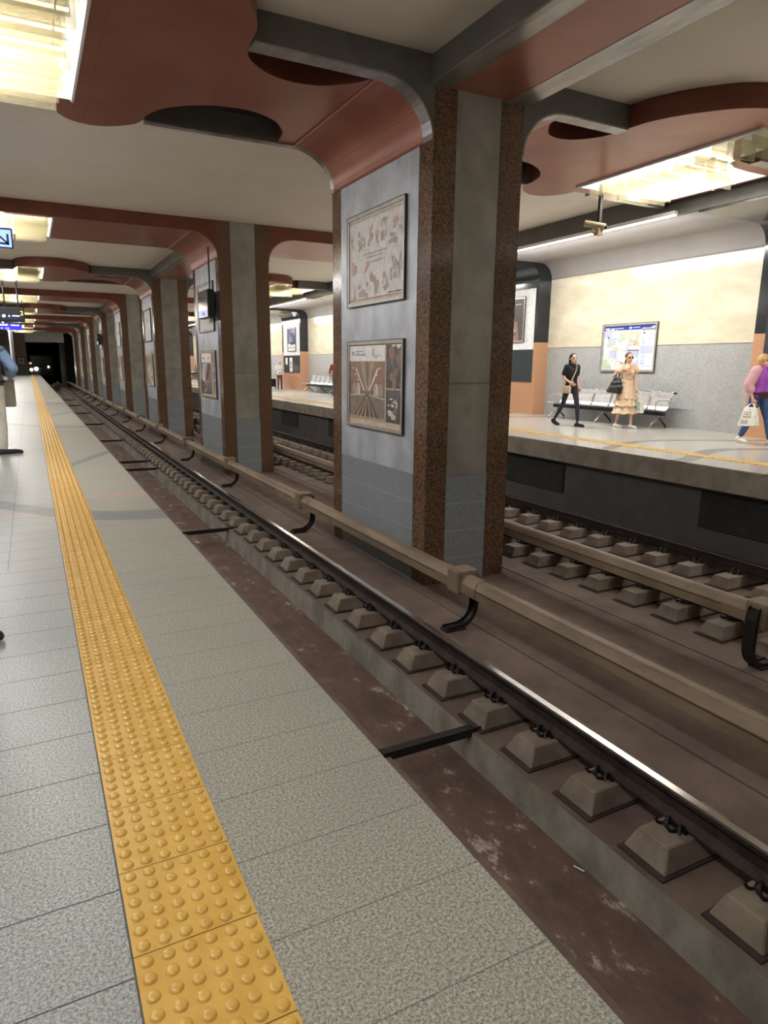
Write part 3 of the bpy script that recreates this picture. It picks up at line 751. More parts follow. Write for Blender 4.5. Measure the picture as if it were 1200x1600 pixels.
# ------------------------------------------------------------------ pictures, signs, furniture
def on_west(m, y_hi, w, z_lo, h, x):
    """decal writer on a plane facing -X: u from left (0..1) as read, v from bottom"""
    def put(poly, mat, off=.001):
        m.add([(x - off, y_hi - u*w, z_lo + v*h) for u, v in poly], [tuple(range(len(poly)))], mat)
    def rect(u0, v0, u1, v1, mat, off=.001): put([(u0, v0), (u1, v0), (u1, v1), (u0, v1)], mat, off)
    return put, rect
def frame_west(y_lo, y_hi, z_lo, z_hi, x, label, art, fmat='alu_frame', cat='poster', name='framed_poster', bw=.045):
    e = empty(name, (x, (y_lo + y_hi)/2, z_lo)); tag(e, label, cat)
    m = MB(); d = .035
    m.box(x - d, x, y_lo, y_lo + bw, z_lo, z_hi, fmat).box(x - d, x, y_hi - bw, y_hi, z_lo, z_hi, fmat)
    m.box(x - d, x, y_lo + bw, y_hi - bw, z_lo, z_lo + bw, fmat).box(x - d, x, y_lo + bw, y_hi - bw, z_hi - bw, z_hi, fmat)
    m.box(x - d - .004, x - .003, y_lo - .008, y_lo, z_lo - .008, z_hi + .008, 'frame_and_gap_shade').box(x - d - .004, x - .003, y_hi, y_hi + .008, z_lo - .008, z_hi + .008, 'frame_and_gap_shade')
    m.box(x - d - .004, x - .003, y_lo, y_hi, z_hi, z_hi + .008, 'frame_and_gap_shade').box(x - d - .004, x - .003, y_lo, y_hi, z_lo - .008, z_lo, 'frame_and_gap_shade')
    m.build('frame', e)
    p = MB(); p.box(x - .012, x - .002, y_lo + bw, y_hi - bw, z_lo + bw, z_hi - bw, 'paper')
    put, rect = on_west(p, y_hi - bw, y_hi - y_lo - 2*bw, z_lo + bw, z_hi - z_lo - 2*bw, x - .012)
    if art: art(put, rect, random.Random(sum(map(ord, label)) % 999))
    p.build('print', e); return e
def blob(put, rn, u, v, w, h, mats, n=9, off=.0012):
    for i in range(n):
        a, b = rn.uniform(-w/2, w/2), rn.uniform(-h/2, h/2); s = rn.uniform(.12, .32)
        q = [(u + a + w*s*math.cos(t + .3)*rn.uniform(.6, 1), v + b + h*s*math.sin(t + .3)*rn.uniform(.6, 1)) for t in (0, 1.2, 2.4, 3.6, 5)]
        put(q, rn.choice(mats), off + i*.0001)
def art_sketches(put, rect, rn):
    rn = random.Random(3)
    for r in ((0, .965, 1, .985), (0, .0, 1, .03)): rect(*r, 'paper_cream', .0008); 
    rect(0, .03, .985, .04, 'ink_brown', .001); rect(.0, .955, 1, .962, 'fade_brown', .001); rect(.985, 0, .992, 1, 'fade_brown', .001)
    mats = ['fade_brown', 'fade_brown', 'fade_grey', 'fade_brown', 'fade_red', 'fade_brown']
    for u, v, w, h in ((.05, .73, .06, .17), (.24, .72, .11, .19), (.41, .76, .09, .2), (.55, .72, .07, .15), (.66, .76, .09, .24), (.86, .80, .08, .10), (.95, .78, .05, .13), (.82, .65, .12, .12),
                       (.12, .42, .12, .14), (.84, .34, .10, .24), (.94, .36, .07, .28), (.09, .13, .05, .18), (.27, .15, .17, .17), (.50, .18, .14, .24), (.70, .20, .10, .16)):
        blob(put, rn, u, v, w, h, mats, 11)
    rect(.86, .80, .91, .86, 'fade_red', .0025); rect(.955, .66, .985, .72, 'fade_red', .0025); rect(.04, .46, .09, .51, 'fade_red', .0025); rect(.64, .86, .72, .90, 'fade_grey', .0025)
    def words(u, v, w, h, mat, n):
        x = u
        while x < u + w:
            c = rn.uniform(.012, .03); rect(x, v, x + c, v + h*rn.uniform(.7, 1), mat, .0026); x += c + .007
    words(.27, .545, .42, .022, 'fade_grey', 16); words(.34, .505, .28, .020, 'fade_grey', 12); words(.31, .445, .36, .026, 'fade_red', 12)
    put([(.28, .34), (.32, .34), (.40, .44), (.35, .45)], 'fade_red', .0027); words(.74, .055, .22, .014, 'ink_black', 12); words(.04, .05, .1, .01, 'fade_grey', 5)
def art_station(put, rect, rn):
    rn = random.Random(8)
    rect(0, 0, 1, 1, 'paper_cream', .0006)
    rect(0, .80, .70, .985, 'paper_white', .001); rect(0, .06, .70, .79, 'photo_mid', .001)
    # hall in perspective
    put([(0, .79), (.22, .79), (.30, .42), (0, .60)], 'photo_brown', .0014); put([(.44, .42), (.50, .79), (.70, .79), (.70, .60)], 'photo_brown', .0014)
    put([(.22, .79), (.50, .79), (.40, .43), (.33, .43)], 'photo_tan', .0013); put([(.31, .79), (.41, .79), (.38, .5), (.355, .5)], 'photo_mid', .0015)
    put([(.12, .71), (.14, .71), (.31, .43), (.29, .43)], 'paper_white', .0017); put([(.56, .71), (.585, .71), (.41, .43), (.39, .43)], 'paper_white', .0017)
    put([(0, .35), (.33, .38), (.40, .38), (.70, .33), (.70, .06), (0, .06)], 'photo_mid', .0015)
    put([(.34, .38), (.38, .38), (.62, .06), (.06, .06)], 'photo_dark', .0017)
    for q in (.10, .2, .3, .42, .52): put([(.355, .37), (.36, .37), (q + .035, .06), (q, .06)], 'photo_tan', .002)
    for u in (.05, .14, .50, .58):
        put([(u, .37), (u + .08, .37), (u + .08, .47), (u + .06, .52), (u + .02, .52), (u, .47)], 'photo_light' if u in (.14, .50) else 'photo_tan', .002)
        rect(u + .02, .37, u + .03, .49, 'photo_brown', .0023)
    put([(0, .35), (.33, .375), (.33, .385), (0, .365)], 'photo_light', .0022); put([(.40, .375), (.70, .33), (.70, .345), (.40, .385)], 'photo_light', .0022)
    for u, v in ((.06, .70), (.11, .62), (.17, .55), (.60, .70), (.54, .62), (.48, .55)): rect(u, v, u + .02, v + .02, 'paper_white', .0024)
    rect(.02, .22, .12, .30, 'photo_brown', .0022); rect(0, .06, .70, .10, 'photo_tan', .0022)
    # side pictures
    rect(.72, .48, 1, .985, 'photo_dark', .001); rect(.72, .07, 1, .46, 'photo_dark', .001)
    put([(.80, .985), (.90, .90), (.94, .92), (.98, .985)], 'paper_white', .0014); rect(.84, .62, .97, .84, 'photo_mid', .0014); blob(put, rn, .86, .72, .2, .4, ['photo_mid', 'photo_dark', 'photo_blue', 'photo_brown'], 22)
    put([(.74, .45), (.98, .45), (.93, .34), (.78, .34)], 'photo_blue', .0014); blob(put, rn, .86, .2, .2, .2, ['photo_blue', 'photo_mid', 'photo_dark', 'photo_light'], 18); rect(.79, .345, .84, .36, 'paper_white', .003); rect(.76, .27, .79, .285, 'paper_white', .003); rect(.82, .26, .86, .285, 'paper_white', .003); rect(.76, .18, .81, .22, 'photo_light', .003)
    # header emblems and lettering
    rect(.05, .895, .09, .91, 'ink_black', .002); put([(.05, .885), (.09, .885), (.07, .86)], 'ink_black', .002)
    u = .12
    for w in (.02, .03, .02, .025, .03, .02): rect(u, .91, u + w, .921, 'ink_grey', .002); u += w + .005
    u = .12
    for w, h in ((.012, .03), (.012, .02), (.02, .03), (.012, .03), (.02, .02), (.03, .02), (.02, .02), (.02, .025)): rect(u, .865, u + w, .865 + h, 'ink_grey', .002); u += w + .008
    for v in (.925, .90, .875): put([(.44, v), (.475, v - .005), (.50, v + .035), (.485, v + .02), (.452, v + .004)], 'ink_grey', .002)
    rect(.45, .862, .60, .866, 'ink_grey', .002); rect(.48, .85, .58, .855, 'ink_grey', .002); rect(.50, .835, .56, .84, 'ink_grey', .002)
def art_blue(put, rect, rn):
    rect(0, 0, 1, 1, 'paper_cream', .0006); rect(0, .78, .68, .985, 'paper_white', .001); rect(0, .03, .68, .76, 'photo_blue', .001)
    put([(0, .55), (.1, .75), (.25, .45), (.2, .3), (0, .35)], 'photo_light', .0014); put([(.25, .3), (.5, .75), (.62, .7), (.4, .35)], 'cloth_red', .0016)
    put([(.1, .75), (.4, .75), (.25, .5)], 'map_lilac', .0018); put([(.0, .03), (.68, .03), (.68, .28), (.0, .33)], 'photo_dark', .0019); blob(put, rn, .4, .22, .4, .25, ['photo_light', 'photo_mid', 'photo_tan'], 12, .0022)
    rect(.72, .4, 1, .985, 'photo_mid', .001); rect(.72, .03, 1, .38, 'photo_tan', .001); blob(put, rn, .86, .6, .2, .3, ['photo_light', 'photo_brown', 'photo_dark'], 12); blob(put, rn, .86, .2, .2, .2, ['photo_mid', 'photo_dark'], 6)
    rect(.06, .9, .2, .91, 'ink_grey', .002); rect(.06, .86, .28, .88, 'ink_grey', .002); put([(.45, .86), (.52, .85), (.56, .93), (.5, .9)], 'ink_grey', .002)
def art_mixed(put, rect, rn):
    rect(0, 0, 1, 1, 'photo_tan', .0006); blob(put, rn, .5, .55, .8, .8, ['photo_light', 'photo_mid', 'photo_tan', 'photo_brown', 'photo_light'], 26)
    put([(.05, .4), (.3, .3), (.95, .02), (.7, .02)], 'paper_white', .006)
def art_plain(put, rect, rn):
    rect(.02, .02, .98, .98, 'paper', .0006); blob(put, rn, .5, .6, .5, .3, ['ink_pale', 'photo_light', 'ink_grey', 'photo_light'], 14)
def art_portrait(put, rect, rn):
    rect(0, 0, 1, 1, 'photo_dark', .0006); blob(put, rn, .5, .6, .9, .7, ['photo_dark', 'photo_blue', 'photo_dark'], 14)
    el = lambda cu, cv, a, b: [(cu + a*math.cos(t*PI/8), cv + b*math.sin(t*PI/8)) for t in range(16)]
    put(el(.42, .80, .17, .11), 'hair_brown', .004); put(el(.43, .74, .12, .12), 'cloth_red', .0042); put([(.30, .80), (.56, .80), (.52, .90), (.34, .90)], 'hair_black', .0046)
    put([(.15, .0), (.22, .46), (.36, .60), (.54, .60), (.74, .48), (.82, .0)], 'photo_brown', .0038); put([(.28, .1), (.36, .56), (.5, .56), (.62, .42), (.58, .08)], 'cloth_pink', .0041)
    blob(put, rn, .5, .33, .5, .4, ['photo_brown', 'skin_tan', 'photo_dark', 'cloth_pink'], 16, .0044); put(el(.58, .25, .10, .06), 'skin', .007)
    rect(.66, .86, .70, .89, 'paper_white', .007); rect(.72, .865, .9, .885, 'photo_light', .007)
def art_navy(put, rect, rn):
    rect(0, 0, 1, 1, 'paper_white', .0006); put([(0, .30), (.2, .33), (.5, .24), (.8, .28), (1, .27), (1, 1), (0, 1)], 'navy_print', .001)
    for u0, v0, u1, v1 in ((.5, .9, .98, .93), (.4, .82, .98, .87), (.75, .74, .98, .77), (.14, .68, .25, .74), (.08, .6, .5, .635), (.08, .53, .62, .565), (.08, .46, .68, .495), (.08, .39, .6, .425), (.08, .33, .3, .35)): rect(u0, v0, u1, v1, 'map_lilac', .0014)
    for u in (.06, .3, .52, .75): rect(u, .1, u + .1, .16, 'ink_grey', .0014)
def pictures():
    x = X1 - .007
    R = ((7.572, 9.253, 2.20, 3.40), (7.566, 9.254, .514, 1.714))
    def fr(k, r, lab, art, **kw): return frame_west(R[r][0] + S*k, R[r][1] + S*k, R[r][2], R[r][3], x, lab, art, **kw)
    fr(0, 0, 'upper framed poster of faded sketches on the nearest column', art_sketches)
    fr(0, 1, 'lower framed poster with a photograph of a station hall on the nearest column', art_station)
    fr(1, 1, 'framed poster with a blue picture on the second column', art_blue)
    e = frame_west(R[0][0] + S - .0, R[0][1] + S, R[0][2], R[0][3], x, 'empty dark framed panel behind the monitor on the second column', None, fmat='panel_grey', cat='panel', name='notice_board', bw=.05)
    fr(2, 0, 'shiny dark framed picture high on the third column', art_plain, fmat='dark_frame')
    fr(2, 1, 'lower pale framed picture on the third column', art_mixed)
    for k in range(3, 7):
        fr(k, 0, 'upper framed picture on the %s column from the camera' % ORD[k], art_plain)
        fr(k, 1, 'lower framed picture on the %s column from the camera' % ORD[k], art_mixed)
    # monitors hung in front of columns two and five
    for k, nm in ((1, 'second'), (4, 'fifth')):
        y0 = 16.92 + S*(k-1); e = empty('hanging_monitor', (4.04, y0, 2.5)); tag(e, 'black monitor hanging from a pole in front of the %s column' % nm, 'monitor', 'hanging monitors')
        MB().bbox(3.97, 4.13, y0, y0 + 1.02, 2.49, 3.15, 'black_plastic', .01).build('casing', e)
        sc = MB().box(3.962, 3.97, y0 + .02, y0 + 1.0, 2.52, 3.13, 'gloss_black').build('screen', e)
        MB().box(3.958, 3.962, y0 + .03, y0 + .98, 2.53, 2.68, 'screen_lilac').build('lit_band', sc)
        text_mesh('Video', .15, 'navy_print', 'lettering', sc, M_west(3.957, y0 + .62, 2.555))
        MB().tube([(4.05, y0 + .08, 3.15), (4.05, y0 + .08, 4.12)], .02, 'black_plastic').build('pole', e)
    # pier pictures over the far platform
    px = PX - .015
    frame_west(Y0 + S + .55 - .95, Y0 + S + 1.62 - .95 + .2, 2.12, 3.42, px, 'framed picture of a seated figure in brown on the white pier panel', art_portrait, bw=.05)
    for k in (2, 3, 4):
        frame_west(Y0 + k*S - .28, Y0 + k*S + 1.05, 2.12, 3.42, px, 'navy framed notice on the %s white pier panel along the far platform' % ORD[k-1], art_navy, bw=.05)
    for y, w, z0, z1, lb in ((Y0 + 3*S + 1.15, .3, 1.40, 1.78, 'small blank white sheet on the dark panel of the pier beyond the second bench'), (Y0 + 3*S + .35, .42, 1.0, 1.78, 'white sheet with a red mark on the dark pier panel beyond the second bench')):
        m = MB().box(px - .018, px - .001, y, y + w, z0, z1, 'paper_white')
        if w > .4: m.box(px - .02, px - .018, y + .14, y + .28, z0 + .38, z0 + .58, 'cloth_red').box(px - .02, px - .018, y + .14, y + .26, z0 + .2, z0 + .33, 'ink_black')
        tag(m.build('notice_sheet'), lb, 'notice')
    # map board
    x = WR - .006
    def art_map(put, rect, rn):
        rn = random.Random(4)
        rect(0, 0, 1, 1, 'paper_white', .0006); rect(0, .9, 1, 1, 'map_blue', .001)
        rect(.015, .925, .10, .96, 'paper_white', .0016)
        u = .12
        for w in (.03, .05, .04, .06, .05): rect(u, .93, u + w, .955, 'map_lilac', .0016); u += w + .008
        put([(.49, .93), (.54, .925), (.55, .965), (.50, .97)], 'paper_white', .0016); rect(.57, .94, .70, .962, 'map_lilac', .0016); put([(.72, .90), (.76, .94), (.88, .93), (.98, .985), (.98, .90)], 'map_lilac', .0015); rect(.74, .88, 1, .915, 'ink_grey', .0018)
        rect(.01, .02, .48, .88, 'map_pale', .001); blob(put, rn, .25, .6, .4, .5, ['map_green', 'map_lilac', 'map_tan', 'map_pale', 'paper'], 30, .0012)
        put([(.01, .02), (.2, .02), (.14, .16), (.06, .24), (.01, .25)], 'map_green', .0045); put([(.30, .7), (.46, .68), (.48, .88), (.34, .88)], 'map_green', .0045)
        for i in range(26):
            a, b = rn.uniform(.03, .45), rn.uniform(.1, .85); t = rn.uniform(0, PI); l = rn.uniform(.06, .16); w = .003
            dx, dy = math.cos(t)*l/2, math.sin(t)*l/2
            put([(a - dx, b - dy - w), (a + dx, b + dy - w), (a + dx, b + dy + w), (a - dx, b - dy + w)], rn.choice(['ink_pale', 'paper_white', 'map_lilac', 'ink_pale', 'cloth_pink']), .0048)
        rect(.08, .72, .105, .76, 'ink_black', .005); rect(.49, .52, .72, .86, 'map_tan', .001); blob(put, rn, .6, .69, .16, .24, ['map_pale', 'ink_pale', 'map_green', 'ink_brown'], 12, .0012)
        rect(.74, .56, .97, .86, 'map_pale', .001); blob(put, rn, .86, .7, .16, .2, ['paper_white', 'map_lilac', 'ink_pale'], 10, .0012); rect(.78, .8, .805, .84, 'ink_black', .005)
        rect(.49, .42, .72, .455, 'ink_grey', .002); rect(.49, .06, .72, .42, 'map_lilac', .001); blob(put, rn, .6, .25, .18, .26, ['paper', 'map_pale', 'paper_white'], 8, .0012)
        for i in range(9): a, b = rn.uniform(.51, .69), rn.uniform(.08, .38); rect(a, b, a + .022, b + .018, 'ink_grey', .004)
        for v in (.32, .27, .20, .15, .12): rect(.75, v, .84, v + .03, 'map_lilac', .0014)
        rect(.74, .07, .97, .09, 'map_lilac', .0014); rect(.74, .36, .97, .54, 'map_lilac', .0011)
    e = frame_west(11.88, 13.66, 1.30, 2.50, x, 'large white city map board with a blue header on the far wall', art_map, fmat='alu_frame', cat='map board', name='map_board', bw=.05)
    frame_west(61.5, 63.3, 1.30, 2.50, x, 'map board edge above the seated person far along the far platform', art_map, cat='map board', name='map_board', bw=.05)

def bench(y0, label):
    """six steel seats on a beam; y0 is the near (southern) end, seats face -X"""
    xw = WR - .24; e = empty('steel_bench', (xw - .4, y0 + 1.9, 0)); tag(e, label, 'bench', 'steel benches')
    n, p = 6, .62
    MB().box(xw - .40, xw - .30, y0 - .02, y0 + n*p + .02, .30, .38, 'dark_frame').build('beam', e)
    for i in range(n):
        ya, yb = y0 + i*p + .03, y0 + (i+1)*p - .03
        prof = [(xw - .66, .445), (xw - .62, .455), (xw - .56, .435), (xw - .34, .405), (xw - .22, .42), (xw - .17, .50), (xw - .10, .70), (xw - .065, .82), (xw - .045, .845)]
        o = [(a + .004, b - .014) for a, b in prof]
        sheet = MB().sweep(prof + o[::-1], 'y', [ya, yb], 'seat_steel').build('seat', e)
        m = MB()
        for yy in (ya - .004, yb + .004): m.tube([(a, yy, b - .004) for a, b in prof], .014, 'chrome', 6)
        m.tube([(xw - .66, ya, .445), (xw - .66, yb, .445)], .014, 'chrome', 6).tube([(xw - .045, ya, .845), (xw - .045, yb, .845)], .014, 'chrome', 6)
        m.build('seat_rim', e)
        m = MB()
        for r in range(5):
            m.box(xw - .53 + r*.045, xw - .52 + r*.045, ya + .06, yb - .06, .437 - r*.006, .4375 - r*.006, 'dark_frame')
        m.box(xw - .214, xw - .168, ya + .02, yb - .02, .443, .4945, 'ink_grey') if False else None
        m.build('slot', sheet)
    for yy in (y0 + .02, y0 + n*p - .02):
        MB().tube([(xw - .60, yy, .455), (xw - .60, yy, .62), (xw - .54, yy, .655), (xw - .22, yy, .655), (xw - .16, yy, .60)], .014, 'chrome', 8).build('armrest', e)
    for yy in (y0 + .12, y0 + n*p/2, y0 + n*p - .12):
        m = MB().tube([(xw - .36, yy, .36), (xw - .36, yy, .26), (xw - .66, yy, .035), (xw - .66, yy, 0)], .02, 'chrome', 8)
        m.tube([(xw - .36, yy, .26), (xw - .10, yy, .05), (xw - .10, yy, 0)], .02, 'dark_frame', 8); m.build('leg', e)
    MB().tube([(xw - .04, y0 - .06, .82), (xw - .04, y0 + n*p + .06, .82)], .022, 'dark_frame', 8).build('back_rail', e)
    return e

def signs():
    # blue sign with an arrow
    e = empty('direction_sign', (-.7, 14, 3.3)); tag(e, 'lit blue hanging sign with a black diagonal arrow at the left edge', 'sign')
    MB().bbox(-1.4, -.05, 13.96, 14.06, 3.31, 3.65, 'navy_print', .03).build('casing', e)
    f = MB().box(-1.37, -.075, 13.955, 13.962, 3.33, 3.61, 'sign_blue').build('face', e)
    m = MB(); y = 13.953
    def bar(a, b, w):
        d = (V((b[0], 0, b[1])) - V((a[0], 0, a[1]))); n = V((-d.z, 0, d.x)).normalized()*w/2
        q = [V((a[0], y, a[1])) + n, V((b[0], y, b[1])) + n, V((b[0], y, b[1])) - n, V((a[0], y, a[1])) - n]; m.add(q, [(0, 1, 2, 3)], 'ink_black')
    bar((-.285, 3.53), (-.13, 3.385), .032); bar((-.13, 3.545), (-.13, 3.37), .034); bar((-.30, 3.39), (-.115, 3.38), .034)
    m.build('arrow', f)
    m = MB()
    for xx in (-1.2, -.5): m.tube([(xx, 14.01, 3.65), (xx, 14.01, ZC)], .015, 'bracket_black')
    m.build('hanger', e)
    # departure board
    y = 30.3; e = empty('departure_board', (-.8, y, 2.9)); tag(e, 'black hanging departure board with a yellow numeral on two black poles', 'sign')
    MB().bbox(-1.75, .03, y - .02, y + .16, 2.89, 3.43, 'black_plastic', .03).build('casing', e)
    f = MB().box(-1.7, -.02, y - .028, y - .018, 2.97, 3.36, 'display_dark').build('face', e)
    m = MB(); 
    for q, r in ((-.68, .07),): m.add([(q + r*math.cos(t*PI/10)*(1 if t % 2 else .55), y - .03, 3.10 + r*math.sin(t*PI/10)*(1 if t % 2 else .55)) for t in range(20)], [tuple(range(20))], 'sign_white')
    m.box(-.52, -.48, y - .032, y - .03, 3.07, 3.13, 'sign_white').box(-.40, -.14, y - .032, y - .03, 3.10, 3.13, 'sign_white').box(-.38, -.22, y - .032, y - .03, 3.03, 3.045, 'sign_deep'); m.build('lettering', f)
    text_mesh('2', .22, 'led_yellow', 'numeral', f, M_south(-.17 + .05, y - .034, 3.15))
    for xx in (-.62, -.16): MB().tube([(xx, y + .07, 3.43), (xx, y + .07, ZC)], .025, 'black_plastic').build('pole', e)
    # blue strip sign
    y = 42.0; e = empty('platform_sign', (-1.2, y, 3.05)); tag(e, 'long deep blue sign strip with two lines of white lettering below the black board', 'sign')
    MB().box(-2.3, -.15, y, y + .1, 3.05, 3.40, 'navy_print').build('casing', e)
    f = MB().box(-2.28, -.17, y - .006, y, 3.07, 3.38, 'sign_deep').build('face', e)
    m = MB(); rn = random.Random(2)
    for z, h in ((3.27, .07), (3.12, .05)):
        xx = -2.2
        while xx < -.32:
            w = rn.uniform(.04, .09)
            if rn.random() > .25: m.box(xx, xx + w, y - .009, y - .006, z, z + h*rn.uniform(.5, 1), 'sign_white')
            xx += w + .03
    m.build('lettering', f)
    for xx in (-1.95, -.9): MB().tube([(xx, y + .05, 3.4), (xx, y + .05, ZC)], .02, 'bracket_black').build('hanger', e)
    # camera on a pole above the far platform
    cx, cy = 8.94, 9.23; e = empty('security_camera', (cx, cy, 3.75)); tag(e, 'cream security camera hanging on a black pole above the far platform edge', 'security camera')
    MB().tube([(cx, cy, 4.30), (cx, cy, ZS + .02)], .035, 'trim_metal', 10).build('pole_base', e)
    MB().box(cx - .028, cx + .028, cy - .028, cy + .028, 3.78, 4.32, 'black_plastic').build('pole', e)
    m = MB(); a = (cx - .18, cy + .16, 3.83); b = (cx + .05, cy - .10, 3.75)
    m.tube([a, (a[0]*.5 + b[0]*.5, a[1]*.5 + b[1]*.5, 3.79), b], .052, 'cream_plastic', 10); c = m.build('camera_body', e)
    MB().tube([b, (b[0] + .018, b[1] - .02, 3.744)], .036, 'gloss_black', 10).build('lens', c)
    MB().bbox(cx - .06, cx + .06, cy - .06, cy + .06, 3.62, 3.74, 'cream_plastic', .015).tube([(cx - .10, cy + .06, 3.70), (cx - .06, cy + .02, 3.66)], .03, 'cream_plastic').build('bracket', e)
    # second small camera on the distant rib
    e = empty('security_camera', (12.9, Y0 + 3*S - 1.0, 3.9)); tag(e, 'small white dome camera on the wall pier beyond the second bench', 'security camera')
    MB().box(12.78, 13.0, Y0 + 3*S - 1.12, Y0 + 3*S - .95, 4.06, 4.14, 'white_paint').build('mount', e); MB().ball((12.89, Y0 + 3*S - 1.06, 4.0), .09, 'white_paint').build('dome', e)
    # copper disc inside the near far-platform light
    # far end things
    e = empty('striped_post', (-1.25, 70, 0)); tag(e, 'slim white post with a dark stripe far down the near platform', 'post')
    MB().tube([(-1.30, 70, 0), (-1.30, 70, 4.69)], .08, 'white_paint').build('post', e); MB().box(-1.20, -1.05, 69.95, 70.05, .6, 4.69, 'under_wall').build('stripe', e)
    e = empty('wall_cabinet', (-.75, YE - .1, 1.2)); tag(e, 'pale framed box on the end wall beside the tunnel mouth', 'wall box')
    MB().bbox(-1.05, -.42, YE - .14, YE - .001, 1.15, 1.85, 'paper_cream', .02).build('frame', e); MB().box(-.92, -.55, YE - .15, YE - .14, 1.32, 1.68, 'ink_grey').build('panel', e)
    # train waiting in the tunnel
    e = empty('metro_train', (1.6, 104, -.9)); tag(e, 'dark train front with bright headlights in the tunnel', 'train')
    m = MB().bbox(-.1, 3.2, 104, 118, -.75, 2.6, 'tunnel_black', .25); m.build('body', e)
    MB().box(.25, 2.85, 103.97, 104.0, .7, 2.2, 'gloss_black').build('windscreen', e)
    for xx, r in ((.25, .17), (.85, .23)): MB().ball((xx, 103.95, .38 + .12*(r > .2)), (r, .08, r), 'headlight', 10).build('headlight', e)
    MB().ball((.2, 103.95, 1.25), (.2, .06, .16), 'train_glow', 8).build('marker_light', e)
    MB().ball((2.35, 103.95, .75), (.10, .05, .1), 'headlight', 8).build('marker_light', e)
    MB().box(1.5, 2.9, 103.95, 104.0, -.3, -.2, 'under_wall').build('bumper', e)
# ------------------------------------------------------------------ people
def capsule_bm(bm, a, b, ra, rb, seg=12):
    a, b = V(a), V(b); d = b - a; Ln = d.length
    for c, r in ((a, ra), (b, rb)):
        bmesh.ops.create_uvsphere(bm, u_segments=seg, v_segments=8, radius=r, matrix=Matrix.Translation(c))
    if Ln > 1e-4:
        q = d.to_track_quat('Z', 'Y').to_matrix().to_4x4()
        bmesh.ops.create_cone(bm, cap_ends=True, segments=seg, radius1=ra, radius2=rb, depth=Ln, matrix=Matrix.Translation((a + b)/2) @ q)
def shell(segs, mat, name, parent, voxel=.012, smooth=4, floor=None, post=None):
    bm = bmesh.new()
    for sg in segs:
        if sg[0] == 'e':
            c, r = V(sg[1]), sg[2]; M = Matrix.Translation(c)
            if len(sg) > 3: M = M @ Matrix.Rotation(sg[3], 4, 'Z')
            bmesh.ops.create_uvsphere(bm, u_segments=16, v_segments=10, radius=1, matrix=M @ Matrix.Diagonal((*r, 1)))
        else: capsule_bm(bm, *sg)
    me = bpy.data.meshes.new('t'); bm.to_mesh(me); bm.free()
    t = bpy.data.objects.new('t', me); COL.objects.link(t)
    md = t.modifiers.new('r', 'REMESH'); md.mode = 'VOXEL'; md.voxel_size = voxel
    if smooth:
        ms = t.modifiers.new('s', 'SMOOTH'); ms.iterations = smooth; ms.factor = .5
    dg = bpy.context.evaluated_depsgraph_get(); dg.update()
    me2 = bpy.data.meshes.new_from_object(t.evaluated_get(dg)); bpy.data.objects.remove(t); bpy.data.meshes.remove(me)
    me2.name = name; me2.materials.clear(); me2.materials.append(MATS[mat])
    for v in me2.vertices:
        if post: v.co = post(v.co)
        if floor is not None and v.co.z < floor: v.co.z = floor
    me2.polygons.foreach_set('use_smooth', [True]*len(me2.polygons)); me2.update()
    o = bpy.data.objects.new(name, me2); COL.objects.link(o); o.parent = parent
    return o
BASE = dict(pel=(0, 0, .93), wai=(0, 0, 1.08), che=(0, 0, 1.27), nec=(0, .0, 1.42), hed=(0, .02, 1.565),
    shR=(.165, 0, 1.375), elR=(.215, -.03, 1.11), wrR=(.215, .05, .87), shL=(-.165, 0, 1.375), elL=(-.215, -.03, 1.11), wrL=(-.215, .05, .87),
    hiR=(.085, 0, .90), knR=(.095, .03, .49), anR=(.095, -.01, .085), heR=(.095, -.055, .035), baR=(.105, .12, .028), toR=(.108, .175, .024),
    hiL=(-.085, 0, .90), knL=(-.095, .03, .49), anL=(-.095, -.01, .085), heL=(-.095, -.055, .035), baL=(-.105, .12, .028), toL=(-.108, .175, .024))
def mixp(a, b, t): return tuple(V(a).lerp(V(b), t))
def off(p, dx=0, dy=0, dz=0): return (p[0] + dx, p[1] + dy, p[2] + dz)
def torso(J, o=0.0, w=1.0):
    out = []
    for s in (1, -1):
        p, q, c = off(J['pel'], s*.062*w), off(J['wai'], s*.042*w), off(J['che'], s*.062*w)
        out += [(p, q, .098 + o, .088 + o), (q, c, .088 + o, .098 + o), (c, J['shR' if s > 0 else 'shL'], .085 + o, .052 + o)]
    out.append((J['che'], J['nec'], .09 + o, .05 + o)); return out
def arm(J, s, o=0.0, t0=0, t1=2):
    a, b, c = J['sh'+s], J['el'+s], J['wr'+s]; out = []
    if t1 <= 1: return [(a, mixp(a, b, t1), .050 + o, .045 + o)]
    out.append((a, b, .050 + o, .038 + o)); out.append((b, mixp(b, c, t1 - 1), .038 + o, .038 - .011*(t1-1) + o)); return out
def leg(J, s, o=0.0, t1=2.0, thick=1.0):
    a, b, c = J['hi'+s], J['kn'+s], J['an'+s]
    out = [(a, b, (.083 + o)*thick, (.054 + o)*thick)]
    m = mixp(b, c, .35*(min(t1, 2) - 1)/1); out.append((b, m, (.054 + o)*thick, (.052 + o)*thick)); out.append((m, mixp(b, c, t1 - 1), (.052 + o)*thick, (.034 + o)*thick)); return out
